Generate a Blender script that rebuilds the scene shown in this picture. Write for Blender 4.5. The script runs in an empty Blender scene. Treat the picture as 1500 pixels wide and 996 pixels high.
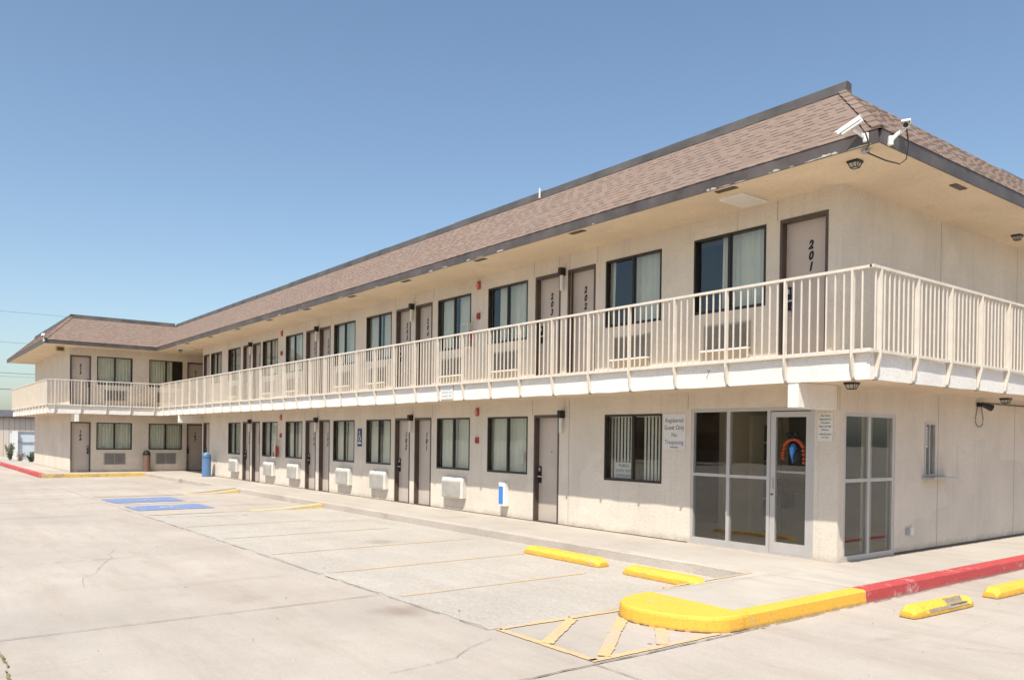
import bpy, bmesh, math, random
from mathutils import Vector, Matrix
random.seed(7)
sc = bpy.context.scene
COL = sc.collection
W = -32.4      # plane of the wing's courtyard face
YW = -4.3      # plane of the wing's end face
XL = -42.6     # far end of the wing
FL2 = 2.84     # upper floor level
G = -.15       # parking lot level

# ------------------------------------------------------------------ materials
def new_mat(name):
    m = bpy.data.materials.new(name); m.use_nodes = True
    nt = m.node_tree; b = nt.nodes['Principled BSDF']
    return m, nt, b
def N(nt, t, **k):
    n = nt.nodes.new(t)
    for a, v in k.items():
        if a in n.inputs: n.inputs[a].default_value = v
        else: setattr(n, a, v)
    return n
def L(nt, a, b): nt.links.new(a, b)
def rgba(c): return (c[0], c[1], c[2], 1)
def pos(nt, scale=(1, 1, 1)):
    g = N(nt, 'ShaderNodeNewGeometry'); mp = N(nt, 'ShaderNodeMapping'); mp.inputs['Scale'].default_value = scale
    L(nt, g.outputs['Position'], mp.inputs['Vector']); return mp.outputs[0]
def noise(nt, vec, scale, detail=4, rough=.55):
    n = N(nt, 'ShaderNodeTexNoise'); n.inputs['Scale'].default_value = scale
    n.inputs['Detail'].default_value = detail; n.inputs['Roughness'].default_value = rough
    L(nt, vec, n.inputs['Vector']); return n.outputs['Fac']
def ramp(nt, fac, stops):
    r = N(nt, 'ShaderNodeValToRGB'); e = r.color_ramp.elements
    while len(e) < len(stops): e.new(.5)
    for i, (p, c) in enumerate(stops):
        e[i].position = p; e[i].color = rgba(c) if len(c) == 3 else c
    L(nt, fac, r.inputs[0]); return r.outputs[0]
def mix(nt, fac, a, b, mode='MIX'):
    m = N(nt, 'ShaderNodeMix', data_type='RGBA', blend_type=mode)
    for s, v in ((m.inputs[0], fac), (m.inputs[6], a), (m.inputs[7], b)):
        if isinstance(v, (int, float)): s.default_value = v
        elif isinstance(v, tuple): s.default_value = rgba(v)
        else: L(nt, v, s)
    return m.outputs[2]
def bump(nt, b, h, strength, dist=.01):
    n = N(nt, 'ShaderNodeBump'); n.inputs['Strength'].default_value = strength; n.inputs['Distance'].default_value = dist
    L(nt, h, n.inputs['Height']); L(nt, n.outputs[0], b.inputs['Normal'])
def gray(v): return (v, v, v)
def simple(name, c, rough=.5, metal=0, var=.12, vs=3., bmp=0, bs=60, spec=.5):
    m, nt, b = new_mat(name); p = pos(nt)
    f = noise(nt, p, vs, 5)
    col = mix(nt, ramp(nt, f, [(.3, gray(0)), (.7, gray(1))]), tuple(x * (1 - var) for x in c), tuple(min(1, x * (1 + var)) for x in c))
    L(nt, col, b.inputs['Base Color'])
    b.inputs['Roughness'].default_value = rough; b.inputs['Metallic'].default_value = metal
    b.inputs['Specular IOR Level'].default_value = spec
    if bmp: bump(nt, b, noise(nt, p, bs, 3), bmp, .005)
    return m
def stucco(name, c, streak=.25, bmp=.5):
    m, nt, b = new_mat(name); p = pos(nt)
    big = noise(nt, p, .9, 6, .65)
    col = mix(nt, ramp(nt, big, [(.3, gray(0)), (.72, gray(1))]), tuple(x * .88 for x in c), tuple(x * 1.06 for x in c))
    st = noise(nt, pos(nt, (9, 9, .5)), 1.0, 6, .7)
    col = mix(nt, ramp(nt, st, [(.52, gray(0)), (.78, gray(streak))]), col, tuple(x * .55 for x in c))
    se = N(nt, 'ShaderNodeSeparateXYZ'); L(nt, p, se.inputs[0])
    def foot(z0, hgt):
        mr = N(nt, 'ShaderNodeMapRange'); mr.inputs['From Min'].default_value = z0 + hgt; mr.inputs['From Max'].default_value = z0; L(nt, se.outputs['Z'], mr.inputs['Value'])
        m2 = N(nt, 'ShaderNodeMath', operation='MULTIPLY'); L(nt, mr.outputs[0], m2.inputs[0]); L(nt, noise(nt, p, 3.5, 6, .75), m2.inputs[1]); return ramp(nt, m2.outputs[0], [(.22, gray(0)), (.55, gray(.7))])
    if streak > .25: col = mix(nt, foot(0, .22), col, (.36, .29, .22))
    rep = noise(nt, pos(nt, (.5, .5, .8)), 1.1, 2)
    col = mix(nt, ramp(nt, rep, [(.60, gray(0)), (.615, gray(.35))]), col, tuple(min(1, x * 1.12) for x in c))
    rs_ = noise(nt, pos(nt, (3.2, 3.2, .35)), 1.0, 3, .6)
    col = mix(nt, ramp(nt, rs_, [(.68, gray(0)), (.8, gray(.5))]), col, (.42, .28, .17))
    sp = noise(nt, p, 26, 4, .7)
    col = mix(nt, ramp(nt, sp, [(.5, gray(0)), (.72, gray(.6))]), col, tuple(x * .7 for x in c))
    L(nt, col, b.inputs['Base Color']); b.inputs['Roughness'].default_value = .92; b.inputs['Specular IOR Level'].default_value = .2
    h = mix(nt, .5, noise(nt, p, 75, 4, .6), noise(nt, p, 22, 3))
    bump(nt, b, h, bmp, .012)
    return m
def concrete(name, c, agg=0, dirt=.5, streaks=True):
    m, nt, b = new_mat(name); p = pos(nt)
    big = noise(nt, p, .23, 8, .68); med = noise(nt, pos(nt, (.6, 2.2, 1)), 1.5, 7, .7); fine = noise(nt, p, 45, 5, .75)
    col = mix(nt, ramp(nt, big, [(.35, gray(0)), (.65, gray(1))]), tuple(x * .83 for x in c), tuple(x * 1.09 for x in c))
    st = noise(nt, pos(nt, (.25, 1.6, 1)), 1.0, 8, .7)
    col = mix(nt, ramp(nt, st, [(.46, gray(0)), (.66, gray(.45))]), col, (c[0] * .8, c[1] * .75, c[2] * .71))
    col = mix(nt, ramp(nt, med, [(.5, gray(0)), (.78, gray(dirt))]), col, (c[0] * .66, c[1] * .63, c[2] * .6))
    col = mix(nt, ramp(nt, fine, [(.42, gray(.25)), (.6, gray(0))]), col, tuple(x * .6 for x in c))
    ty = noise(nt, pos(nt, (.9, .16, 1)), 1.3, 5, .6)
    col = mix(nt, ramp(nt, ty, [(.60, gray(0)), (.74, gray(.5))]), col, (c[0] * .62, c[1] * .57, c[2] * .53))
    v0 = N(nt, 'ShaderNodeTexVoronoi'); v0.inputs['Scale'].default_value = .33; L(nt, p, v0.inputs['Vector'])
    dd_ = N(nt, 'ShaderNodeMath', operation='ADD'); dn_ = N(nt, 'ShaderNodeMath', operation='MULTIPLY'); dn_.inputs[1].default_value = .16
    L(nt, noise(nt, p, 4, 5, .7), dn_.inputs[0]); L(nt, dn_.outputs[0], dd_.inputs[0]); L(nt, v0.outputs['Distance'], dd_.inputs[1])
    col = mix(nt, ramp(nt, dd_.outputs[0], [(.10, gray(.7)), (.21, gray(0))]), col, (c[0] * .5, c[1] * .45, c[2] * .41))
    v = N(nt, 'ShaderNodeTexVoronoi'); v.inputs['Scale'].default_value = .9; L(nt, p, v.inputs['Vector'])
    col = mix(nt, ramp(nt, v.outputs['Distance'], [(.012, gray(.75)), (.03, gray(0))]), col, (.07, .06, .05))
    if agg:
        v2 = N(nt, 'ShaderNodeTexVoronoi'); v2.inputs['Scale'].default_value = 42; L(nt, p, v2.inputs['Vector'])
        bw = N(nt, 'ShaderNodeRGBToBW'); L(nt, v2.outputs['Color'], bw.inputs[0])
        col = mix(nt, agg, col, ramp(nt, bw.outputs[0], [(.15, (.24, .215, .19)), (.5, (.44, .395, .35)), (.85, (.62, .575, .52))]))
        h = v2.outputs['Distance']; bump(nt, b, h, .5, .006)
    else:
        bump(nt, b, fine, .35, .004)
    L(nt, col, b.inputs['Base Color']); b.inputs['Roughness'].default_value = .9; b.inputs['Specular IOR Level'].default_value = .25
    return m
def paint(name, c, base, wear, vs=7., rough=.7, grime=False):
    """road paint worn away in patches down to the concrete"""
    m, nt, b = new_mat(name); p = pos(nt)
    f = noise(nt, p, vs, 9, .75); f2 = noise(nt, p, 1.3, 4)
    f3 = mix(nt, .4, f, f2)
    tint = mix(nt, f2, tuple(x * .85 for x in c), tuple(min(1, x * 1.1) for x in c))
    col = mix(nt, ramp(nt, f3, [(wear - .04, gray(0)), (wear + .05, gray(1))]), base, tint)
    L(nt, col, b.inputs['Base Color']); b.inputs['Roughness'].default_value = rough
    sz = N(nt, 'ShaderNodeSeparateXYZ'); L(nt, p, sz.inputs[0]); mr = N(nt, 'ShaderNodeMapRange'); mr.inputs['From Min'].default_value = -.085; mr.inputs['From Max'].default_value = -.15; L(nt, sz.outputs['Z'], mr.inputs['Value'])
    mm = N(nt, 'ShaderNodeMath', operation='MULTIPLY'); L(nt, mr.outputs[0], mm.inputs[0]); L(nt, noise(nt, p, 16, 6, .8), mm.inputs[1])
    if rough < .75 and grime: col = mix(nt, ramp(nt, mm.outputs[0], [(.2, gray(0)), (.5, gray(.7))]), col, tuple(x * .4 for x in base))
    sc_ = noise(nt, pos(nt, (1.5, 9, 20)), 3, 5, .8)
    if grime: col = mix(nt, ramp(nt, sc_, [(.60, gray(0)), (.7, gray(.45))]), col, tuple(x * .45 for x in base))
    gr = noise(nt, p, 30, 6, .8)
    col = mix(nt, ramp(nt, gr, [(.36, gray(.55)), (.5, gray(0))]), col, tuple(x * .55 for x in c))
    L(nt, col, b.inputs['Base Color'])
    bump(nt, b, noise(nt, p, 60, 4), .5, .006)
    return m

CONC = (.455, .400, .345)
M = {}
M['stucco'] = stucco('stucco_wall', (.70, .624, .525), .3, .9)
M['soffit'] = stucco('stucco_soffit', (.69, .575, .43), .12, .3)
M['slabface'] = stucco('stucco_slab_edge', (.80, .76, .70), .1, .9)
M['lot'] = concrete('concrete_lot', CONC)
M['agg'] = concrete('concrete_exposed_stone', (.46, .418, .36), .2, .3)
M['walk'] = concrete('concrete_sidewalk', (.47, .421, .362), 0, .5)
M['kerbc'] = concrete('concrete_curb', (.50, .44, .375), .08, .85)
M['yellow'] = paint('curb_paint_yellow', (.82, .45, .055), (.50, .40, .24), .395, 7, .7, True)
M['red'] = paint('curb_paint_red', (.47, .06, .06), (.62, .47, .43), .415, 5, .7, True)
M['wedge'] = paint('ramp_paint_yellow', (.70, .50, .20), (.52, .45, .34), .49, 9)
M['line'] = paint('faded_line_paint', (.56, .40, .21), (.46, .41, .345), .485, 12)
M['hatch'] = paint('hatch_line_paint', (.62, .42, .21), (.46, .40, .33), .455, 14)
M['bluepad'] = paint('blue_bay_paint', (.17, .24, .42), (.38, .38, .42), .43, 9)
M['joint'] = simple('joint_dirt', (.16, .13, .10), .95, 0, .5, 9)
M['weedjoint'] = simple('mossy_joint', (.17, .16, .07), .95, 0, .5, 14)
M['fascia'] = simple('fascia_brown_metal', (.10, .083, .078), .5, 0, .35, 2.2, .2)
M['flake'] = simple('peeled_primer', (.55, .5, .44), .8)
M['cap'] = simple('roof_cap_metal', (.085, .075, .067), .55, .1, .4, 1.5)
M['bronze'] = simple('bronze_frame', (.035, .026, .02), .4, .3, .15)
M['frame'] = simple('door_frame_brown', (.085, .06, .045), .5, 0, .2)
M['door'] = simple('door_taupe_paint', (.52, .44, .375), .5, 0, .06, 2)
M['alu'] = simple('aluminium', (.50, .475, .45), .4, .25, .06)
M['rail'] = simple('railing_cream_paint', (.66, .59, .50), .5, 0, .08, 5, .15, 120)
M['rust'] = simple('rusty_foot', (.22, .15, .11), .9)
M['white'] = simple('white_plastic', (.68, .66, .62), .5, 0, .04)
M['whitepaint'] = simple('white_paint', (.78, .76, .73), .5, 0, .04)
M['acwhite'] = simple('ac_off_white', (.57, .54, .49), .55, 0, .12, 4)
M['acbeige'] = simple('ac_beige', (.46, .40, .31), .6, 0, .06)
M['acgrey'] = simple('ac_grey_grille', (.34, .325, .30), .55, .05, .1)
M['acwing'] = simple('ac_grille_light', (.36, .345, .33), .6, 0, .08)
M['black'] = simple('black_metal', (.014, .013, .012), .45, 0, .1)
M['ink'] = simple('sign_ink', (.09, .085, .10), .7, 0, .1)
M['inkblue'] = simple('sign_ink_blue', (.10, .10, .22), .7, 0, .1)
M['inklight'] = simple('sign_ink_faint', (.38, .42, .5), .7, 0, .1)
M['signw'] = simple('sign_white', (.66, .64, .60), .55, 0, .05, 8)
M['strobe'] = simple('strobe_red_lens', (.62, .22, .18), .3, 0, .05)
M['blue'] = simple('blue_plastic', (.10, .19, .36), .45, 0, .1)
M['brightblue'] = simple('bright_blue', (.05, .22, .62), .4, 0, .05)
M['brown'] = simple('brown_plastic', (.17, .095, .07), .5, 0, .12)
M['redpl'] = simple('red_plastic', (.42, .05, .035), .4, 0, .1)
M['orange'] = simple('orange_garland', (.75, .12, .03), .35, 0, .2, 20)
M['beigewall'] = simple('interior_beige', (.38, .31, .23), .8, 0, .05)
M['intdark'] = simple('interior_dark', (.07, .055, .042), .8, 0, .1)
M['wood'] = simple('counter_wood', (.12, .075, .045), .5, 0, .2)
M['tile'] = simple('interior_floor', (.30, .24, .18), .4, 0, .15, 5)
M['curtain'] = simple('curtain_fabric', (.80, .78, .67), .9, 0, .06, 2)
M['blind'] = simple('blind_vinyl', (.78, .73, .64), .6, 0, .04)
M['tan'] = None
M['jointline'] = simple('wall_joint_brown', (.30, .24, .18), .9)  # brown of the stucco control joints
M['galv'] = simple('galvanised', (.45, .46, .47), .4, .6)
M['greenpaper'] = simple('green_sticker', (.08, .3, .25), .6)
M['signblue'] = simple('sign_dark_blue', (.03, .045, .12), .5)
M['cable'] = simple('cable_rubber', (.05, .04, .035), .6)
M['tree'] = simple('leaf_green', (.07, .10, .035), .7, 0, .5, 1.3)
M['drygrass'] = simple('dry_stems', (.28, .22, .18), .9, 0, .3, 10)
M['bark'] = simple('bark', (.12, .09, .07), .9)
M['yellowbox'] = simple('yellowed_plastic', (.45, .33, .12), .5)

def glass_mat(name, tint=(.92, .94, .925), ior=1.52):
    m = bpy.data.materials.new(name); m.use_nodes = True; nt = m.node_tree; nt.nodes.clear()
    o = N(nt, 'ShaderNodeOutputMaterial'); t = N(nt, 'ShaderNodeBsdfTransparent'); g = N(nt, 'ShaderNodeBsdfGlossy')
    t.inputs[0].default_value = rgba(tint); g.inputs['Roughness'].default_value = .0
    p = pos(nt); bp = N(nt, 'ShaderNodeBump'); bp.inputs['Strength'].default_value = .03; bp.inputs['Distance'].default_value = .01
    L(nt, noise(nt, p, 1.7, 2), bp.inputs['Height']); L(nt, bp.outputs[0], g.inputs['Normal'])
    ge = N(nt, 'ShaderNodeNewGeometry'); dt = N(nt, 'ShaderNodeVectorMath', operation='DOT_PRODUCT')
    L(nt, ge.outputs['Normal'], dt.inputs[0]); L(nt, ge.outputs['Incoming'], dt.inputs[1])
    def ma(op, a, b_):
        q = N(nt, 'ShaderNodeMath', operation=op)
        for k, v in enumerate((a, b_)):
            if v is None: continue
            if isinstance(v, (int, float)): q.inputs[k].default_value = v
            else: L(nt, v, q.inputs[k])
        return q.outputs[0]
    ab = ma('ABSOLUTE', dt.outputs['Value'], None)
    f5 = ma('POWER', ma('SUBTRACT', 1.0, ab), 5.0)
    mu = N(nt, 'ShaderNodeMath', operation='ADD'); mu.inputs[1].default_value = .062; mu.use_clamp = True
    L(nt, ma('MULTIPLY', f5, .95), mu.inputs[0])
    mx = N(nt, 'ShaderNodeMixShader'); L(nt, mu.outputs[0], mx.inputs[0]); L(nt, t.outputs[0], mx.inputs[1]); L(nt, g.outputs[0], mx.inputs[2])
    L(nt, mx.outputs[0], o.inputs[0]); return m
M['glass'] = glass_mat('window_glass')
M['frost'] = simple('lantern_glass', (.45, .43, .38), .25, 0, .1)

def shingles():
    m, nt, b = new_mat('shingle_brown')
    uv = N(nt, 'ShaderNodeUVMap'); 
    wn = N(nt, 'ShaderNodeTexWhiteNoise', noise_dimensions='2D')
    fl = N(nt, 'ShaderNodeVectorMath', operation='FLOOR'); L(nt, uv.outputs[0], fl.inputs[0]); L(nt, fl.outputs[0], wn.inputs[0])
    col = ramp(nt, wn.outputs[0], [(0, (.212, .152, .120)), (.5, (.238, .173, .138)), (1, (.262, .193, .156))])
    p = pos(nt)
    col = mix(nt, ramp(nt, noise(nt, p, .7, 6), [(.42, gray(0)), (.75, gray(.45))]), col, (.23, .185, .155))
    col = mix(nt, ramp(nt, noise(nt, p, 160, 3, .8), [(.4, gray(.5)), (.6, gray(0))]), col, (.17, .12, .10))
    L(nt, col, b.inputs['Base Color']); b.inputs['Roughness'].default_value = .95; b.inputs['Specular IOR Level'].default_value = .15
    bump(nt, b, noise(nt, p, 150, 2), .5, .004)
    return m
M['shingle'] = shingles()
def corrugated():
    m, nt, b = new_mat('tan_metal_panels')
    w = N(nt, 'ShaderNodeTexWave', wave_type='BANDS', bands_direction='Y'); w.inputs['Scale'].default_value = .95; w.inputs['Distortion'].default_value = .0
    L(nt, pos(nt), w.inputs['Vector'])
    n2 = noise(nt, pos(nt, (1, 3, .2)), 2, 3)
    c = mix(nt, ramp(nt, w.outputs['Fac'], [(.0, gray(1)), (.06, gray(0))]), (.64, .56, .47), (.34, .28, .22))
    c = mix(nt, ramp(nt, n2, [(.45, gray(0)), (.7, gray(.4))]), c, (.5, .44, .37))
    L(nt, c, b.inputs['Base Color']); b.inputs['Roughness'].default_value = .6
    return m
M['tan'] = corrugated()

# ------------------------------------------------------------------ mesh building
def FA(y0, x0=0.):                      # a face looking towards -Y; u = x
    return lambda u, o, z: (x0 + u, y0 - o, z)
def FB(x0):                             # a face looking towards +X; u = y
    return lambda u, o, z: (x0 + o, u, z)
ID = lambda x, y, z: (x, y, z)
class MB:
    def __init__(s): s.v = []; s.f = []; s.m = []; s.uv = {}; s.mats = []
    def mi(s, mat):
        if mat is None: mat = 0
        if isinstance(mat, int): return mat
        if mat not in s.mats: s.mats.append(mat)
        return s.mats.index(mat)
    def quad(s, pts, mat=None, uv=None):
        i = len(s.v); s.v += [tuple(p) for p in pts]; s.f.append(tuple(range(i, i + len(pts)))); s.m.append(s.mi(mat))
        if uv: s.uv[len(s.f) - 1] = uv
    def box(s, a, b, fr=ID, mat=None):
        (x0, y0, z0), (x1, y1, z1) = a, b
        i = len(s.v); k = s.mi(mat)
        for x in (x0, x1):
            for y in (y0, y1):
                for z in (z0, z1): s.v.append(fr(x, y, z))
        for q in ((0, 1, 3, 2), (4, 6, 7, 5), (0, 4, 5, 1), (2, 3, 7, 6), (0, 2, 6, 4), (1, 5, 7, 3)):
            s.f.append(tuple(i + j for j in q)); s.m.append(k)
    def prism(s, pts, z0, z1, mat=None, fr=ID):
        n = len(pts); i = len(s.v); k = s.mi(mat)
        s.v += [fr(p[0], p[1], z0) for p in pts] + [fr(p[0], p[1], z1) for p in pts]
        s.f.append(tuple(i + j for j in range(n))[::-1]); s.f.append(tuple(i + n + j for j in range(n))); s.m += [k, k]
        for j in range(n):
            s.f.append((i + j, i + (j + 1) % n, i + n + (j + 1) % n, i + n + j)); s.m.append(k)
    def loft(s, rings, mat=None, caps=True, closed=True):
        k = s.mi(mat); base = []
        for r in rings: base.append(len(s.v)); s.v += [tuple(p) for p in r]
        n = len(rings[0])
        for a in range(len(rings) - 1):
            for j in range(n if closed else n - 1):
                s.f.append((base[a] + j, base[a] + (j + 1) % n, base[a + 1] + (j + 1) % n, base[a + 1] + j)); s.m.append(k)
        if caps:
            s.f.append(tuple(base[0] + j for j in range(n))[::-1]); s.f.append(tuple(base[-1] + j for j in range(n))); s.m += [k, k]
    def tube(s, pts, r, n=8, mat=None):
        pts = [Vector(p) for p in pts]; rings = []
        for i, p in enumerate(pts):
            d = (pts[min(i + 1, len(pts) - 1)] - pts[max(i - 1, 0)]).normalized()
            a = d.cross(Vector((0, 0, 1)))
            if a.length < 1e-3: a = d.cross(Vector((1, 0, 0)))
            a.normalize(); b = d.cross(a)
            rr = r[i] if isinstance(r, (list, tuple)) else r
            rings.append([p + rr * (math.cos(t) * a + math.sin(t) * b) for t in [2 * math.pi * j / n for j in range(n)]])
        s.loft(rings, mat)
    def lathe(s, prof, c, n=24, mat=None):
        s.loft([[(c[0] + r * math.cos(2 * math.pi * j / n), c[1] + r * math.sin(2 * math.pi * j / n), c[2] + z) for j in range(n)] for r, z in prof], mat)
    def text(s, txt, u, z, size, fr, o, mat=None, align='CENTER', shear=0, sx=1., bold=0., depth=.0015):
        cu = bpy.data.curves.new('lettering', 'FONT'); cu.body = txt; cu.size = size; cu.align_x = align; cu.shear = shear; cu.offset = bold
        cu.resolution_u = 3
        ob = bpy.data.objects.new('lettering', cu); COL.objects.link(ob)
        dg = bpy.context.evaluated_depsgraph_get(); me = bpy.data.meshes.new_from_object(ob.evaluated_get(dg))
        i = len(s.v); k = s.mi(mat)
        s.v += [fr(u + q.co.x * sx, o, z + q.co.y) for q in me.vertices]
        for p in me.polygons: s.f.append(tuple(i + j for j in p.vertices)); s.m.append(k)
        bpy.data.objects.remove(ob); bpy.data.curves.remove(cu); bpy.data.meshes.remove(me)
    def stroke(s, pts, w, fr, o, mat=None):
        k = s.mi(mat)
        for (a, b) in zip(pts[:-1], pts[1:]):
            d = Vector((b[0] - a[0], b[1] - a[1])); 
            if d.length < 1e-6: continue
            d.normalize(); n = Vector((-d[1], d[0])) * w / 2; e = d * w * .3
            q = [(a[0] - e[0] + n[0], a[1] - e[1] + n[1]), (b[0] + e[0] + n[0], b[1] + e[1] + n[1]), (b[0] + e[0] - n[0], b[1] + e[1] - n[1]), (a[0] - e[0] - n[0], a[1] - e[1] - n[1])]
            i = len(s.v); s.v += [fr(x, o, z) for x, z in q]; s.f.append((i, i + 1, i + 2, i + 3)); s.m.append(k); o += .0002
    def build(s, name, mat, parent=None, smooth=False, bevel=0, **tags):
        me = bpy.data.meshes.new(name); me.from_pydata(s.v, [], s.f)
        mats = [mat] if mat else []
        mats += s.mats
        off = 1 if mat else 0
        for m_ in mats: me.materials.append(m_)
        if s.mats:
            me.polygons.foreach_set('material_index', [(x + off) if x >= 0 else 0 for x in [(-1 if (q == -1) else q) for q in s.m]])
        if s.uv:
            ul = me.uv_layers.new(name='UVMap')
            for fi, uvs in s.uv.items():
                p = me.polygons[fi]
                for li, uvv in zip(p.loop_indices, uvs): ul.data[li].uv = uvv
        bm = bmesh.new(); bm.from_mesh(me); bmesh.ops.recalc_face_normals(bm, faces=bm.faces); bm.to_mesh(me); bm.free()
        if smooth:
            for p in me.polygons: p.use_smooth = True
        ob = bpy.data.objects.new(name, me); COL.objects.link(ob)
        if bevel:
            bv = ob.modifiers.new('bevel', 'BEVEL'); bv.width = bevel; bv.segments = 2; bv.limit_method = 'ANGLE'
        if parent: ob.parent = parent
        for a, b in tags.items(): ob[a] = b
        return ob
# material slots: when build() gets mat, plain faces (mat=None) use it and others follow
_mi = MB.mi
def mi2(s, mat):
    if mat is None: return -1
    return _mi(s, mat)
MB.mi = mi2
def thing(name, label, cat, group=None):
    o = bpy.data.objects.new(name, None); COL.objects.link(o); o.empty_display_size = .3
    o['label'] = label; o['category'] = cat
    if group: o['group'] = group
    return o
def tag(o, label, cat, group=None):
    o['label'] = label; o['category'] = cat
    if group: o['group'] = group
    return o
def place_empty(root, loc):
    """put the Empty at the thing's base, keeping its parts where they are"""
    bpy.context.view_layer.update()
    v = Vector(loc); root.location = v
    for c in root.children: c.location = c.location - v

MAIN = FA(0); END = FB(0); WING = FB(W); WEND = FA(YW)
motel = thing('motel_building', 'two storey cream stucco motel with shingled mansard roof and balcony walkway', 'building')

# ------------------------------------------------------------------ openings
wins = []   # frame, u0,u1,z0,z1, style
doors = []  # frame, u0,u1,z0,z1, number, lock side
LOWW = [(-25.33, -23.99), (-21.77, -20.39), (-19.68, -18.32), (-16.07, -14.70), (-13.99, -12.62), (-10.38, -8.99), (-8.31, -6.90), (-4.64, -3.24)]
UPW = [(-2.60, -1.22), (-4.66, -3.30), (-8.34, -6.95), (-10.39, -9.0), (-14.05, -12.64), (-16.09, -14.71), (-19.73, -18.34), (-21.81, -20.41), (-25.43, -24.06), (-27.51, -26.17)]
for i, (a, b) in enumerate(LOWW): wins.append((MAIN, a, b, .94, 2.14, 'blind' if i == 7 else 'curtain', 'low'))
for i, (a, b) in enumerate(UPW): wins.append((MAIN, a, b, 3.735, 4.96, {0: 'part', 1: 'part2', 3: 'part3', 4: 'part3'}.get(i, 'curtain'), 'up'))
for a, b in ((-3.29, -1.87), (-1.18, .25)):
    wins.append((WING, a, b, .96, 2.13, 'curtain', 'wlow')); wins.append((WING, a, b, 3.76, 4.97, 'curtain' if a < -2 else 'open', 'wup'))
doors += [(MAIN, -28.42, -27.65, 0, 2.16, None, 'L'), (MAIN, -23.73, -22.96, 0, 2.16, '106', 'L'), (MAIN, -22.76, -22.0, 0, 2.16, '105', 'R'),
          (MAIN, -18.07, -17.29, 0, 2.16, '104', 'L'), (MAIN, -17.05, -16.31, 0, 2.16, '103', 'R'), (MAIN, -12.40, -11.64, 0, 2.16, '102', 'L'),
          (MAIN, -11.41, -10.63, 0, 2.16, '101', 'R'), (MAIN, -6.69, -5.91, 0, 2.16, None, 'L')]
Z2 = FL2 + .01; T2 = 4.965
doors += [(MAIN, -.98, -.20, Z2, T2, '201', 'L'), (MAIN, -5.71, -4.93, Z2, T2, '202', 'R'), (MAIN, -6.70, -5.92, Z2, T2, '203', 'L'),
          (MAIN, -11.42, -10.64, Z2, T2, '204', 'R'), (MAIN, -12.40, -11.66, Z2, T2, '205', 'L'), (MAIN, -17.10, -16.33, Z2, T2, '206', 'R'),
          (MAIN, -18.09, -17.30, Z2, T2, '207', 'L'), (MAIN, -22.78, -22.02, Z2, T2, '208', 'R'), (MAIN, -23.77, -22.99, Z2, T2, '209', 'L'),
          (MAIN, -28.47, -27.73, Z2, T2, '210', 'R')]
doors += [(WING, -4.28, -3.51, 0, 2.14, '108', 'R'), (WING, .46, 1.25, 0, 2.14, '107', 'L'),
          (WING, -4.30, -3.52, Z2, T2, '213', 'R'), (WING, .46, 1.25, Z2, T2, '212', 'L')]
STORE = (-2.61, -.37, 0.012, 2.2)
ENDW = (.155, 1.575, .02, 2.115)
PAYW = (2.50, 2.86, 1.17, 2.02)

def wall_sheet(mb, fr, u0, u1, z0, z1, ops, depth=.13):
    us = sorted({u0, u1, *[x for o in ops for x in o[:2]]}); zs = sorted({z0, z1, *[x for o in ops for x in o[2:4]]})
    for i in range(len(us) - 1):
        for j in range(len(zs) - 1):
            uc = (us[i] + us[i + 1]) / 2; zc = (zs[j] + zs[j + 1]) / 2
            if any(o[0] < uc < o[1] and o[2] < zc < o[3] for o in ops): continue
            mb.quad([fr(us[i], 0, zs[j]), fr(us[i + 1], 0, zs[j]), fr(us[i + 1], 0, zs[j + 1]), fr(us[i], 0, zs[j + 1])])
    for a, b, c, d in ops:
        for q in (((a, c), (a, d)), ((b, d), (b, c)), ((a, d), (b, d)), ((b, c), (a, c))):
            (p, r), (s_, t) = q
            mb.quad([fr(p, 0, r), fr(s_, 0, t), fr(s_, -depth, t), fr(p, -depth, r)])
def ops_of(fr): return [w[1:5] for w in wins if w[0] is fr] + [d[1:5] for d in doors if d[0] is fr]
mb = MB()
wall_sheet(mb, MAIN, -28.58, 0, -.02, 5.30, ops_of(MAIN) + [STORE])
wall_sheet(mb, END, 0, 14, -.02, 5.30, [ENDW, PAYW])
wall_sheet(mb, WING, YW, 5, -.02, 5.30, ops_of(WING))
wall_sheet(mb, WEND, XL, W, -.02, 5.30, [])
mb.quad([(-28.58, 0, -.02), (-28.58, 5, -.02), (-28.58, 5, 5.3), (-28.58, 0, 5.3)])
mb.quad([(W, 5, -.02), (-28.58, 5, -.02), (-28.58, 5, 5.3), (W, 5, 5.3)])
mb.quad([(XL, YW, -.02), (XL, 8, -.02), (XL, 8, 5.3), (XL, YW, 5.3)])
mb.quad([(XL, 8, -.02), (0, 14, -.02), (0, 14, 5.3), (XL, 8, 5.3)])
mb.build('wall', M['stucco'], motel)
# control joints of the stucco
mb = MB()
def jt(fr, u, z0, z1):
    mb = MB(); mb.box((u - .004, -.01, z0), (u + .004, .0025, z1), fr); mb.build('control_joint', M['jointline'], motel)
for k, (a, b) in enumerate([(-6.75, 5.28), (-5.96, 5.28), (-5.66, 5.28), (-4.88, 5.28), (-1.03, 5.28), (-11.47, 5.28), (-12.45, 5.28), (-10.58, 5.28), (-17.15, 5.28), (-18.14, 5.28), (-16.28, 5.28), (-22.83, 5.28)]):
    jt(MAIN, a, 4.97, 5.27)
for a in (-6.75, -5.75, -11.5, -12.45, -10.58, -17.15, -18.14): jt(MAIN, a, 2.17, 2.46)
for a in (-2.68, -5.62): jt(MAIN, a, 2.21 if a > -3 else .02, 2.46)
jt(MAIN, -5.62, 3.0, 4.9)
for a in (2.95, 5.94, 8.9): jt(END, a, .02, 2.46); jt(END, a, 3.0, 5.27)
jt(END, .02, 2.14, 2.46)
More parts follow.
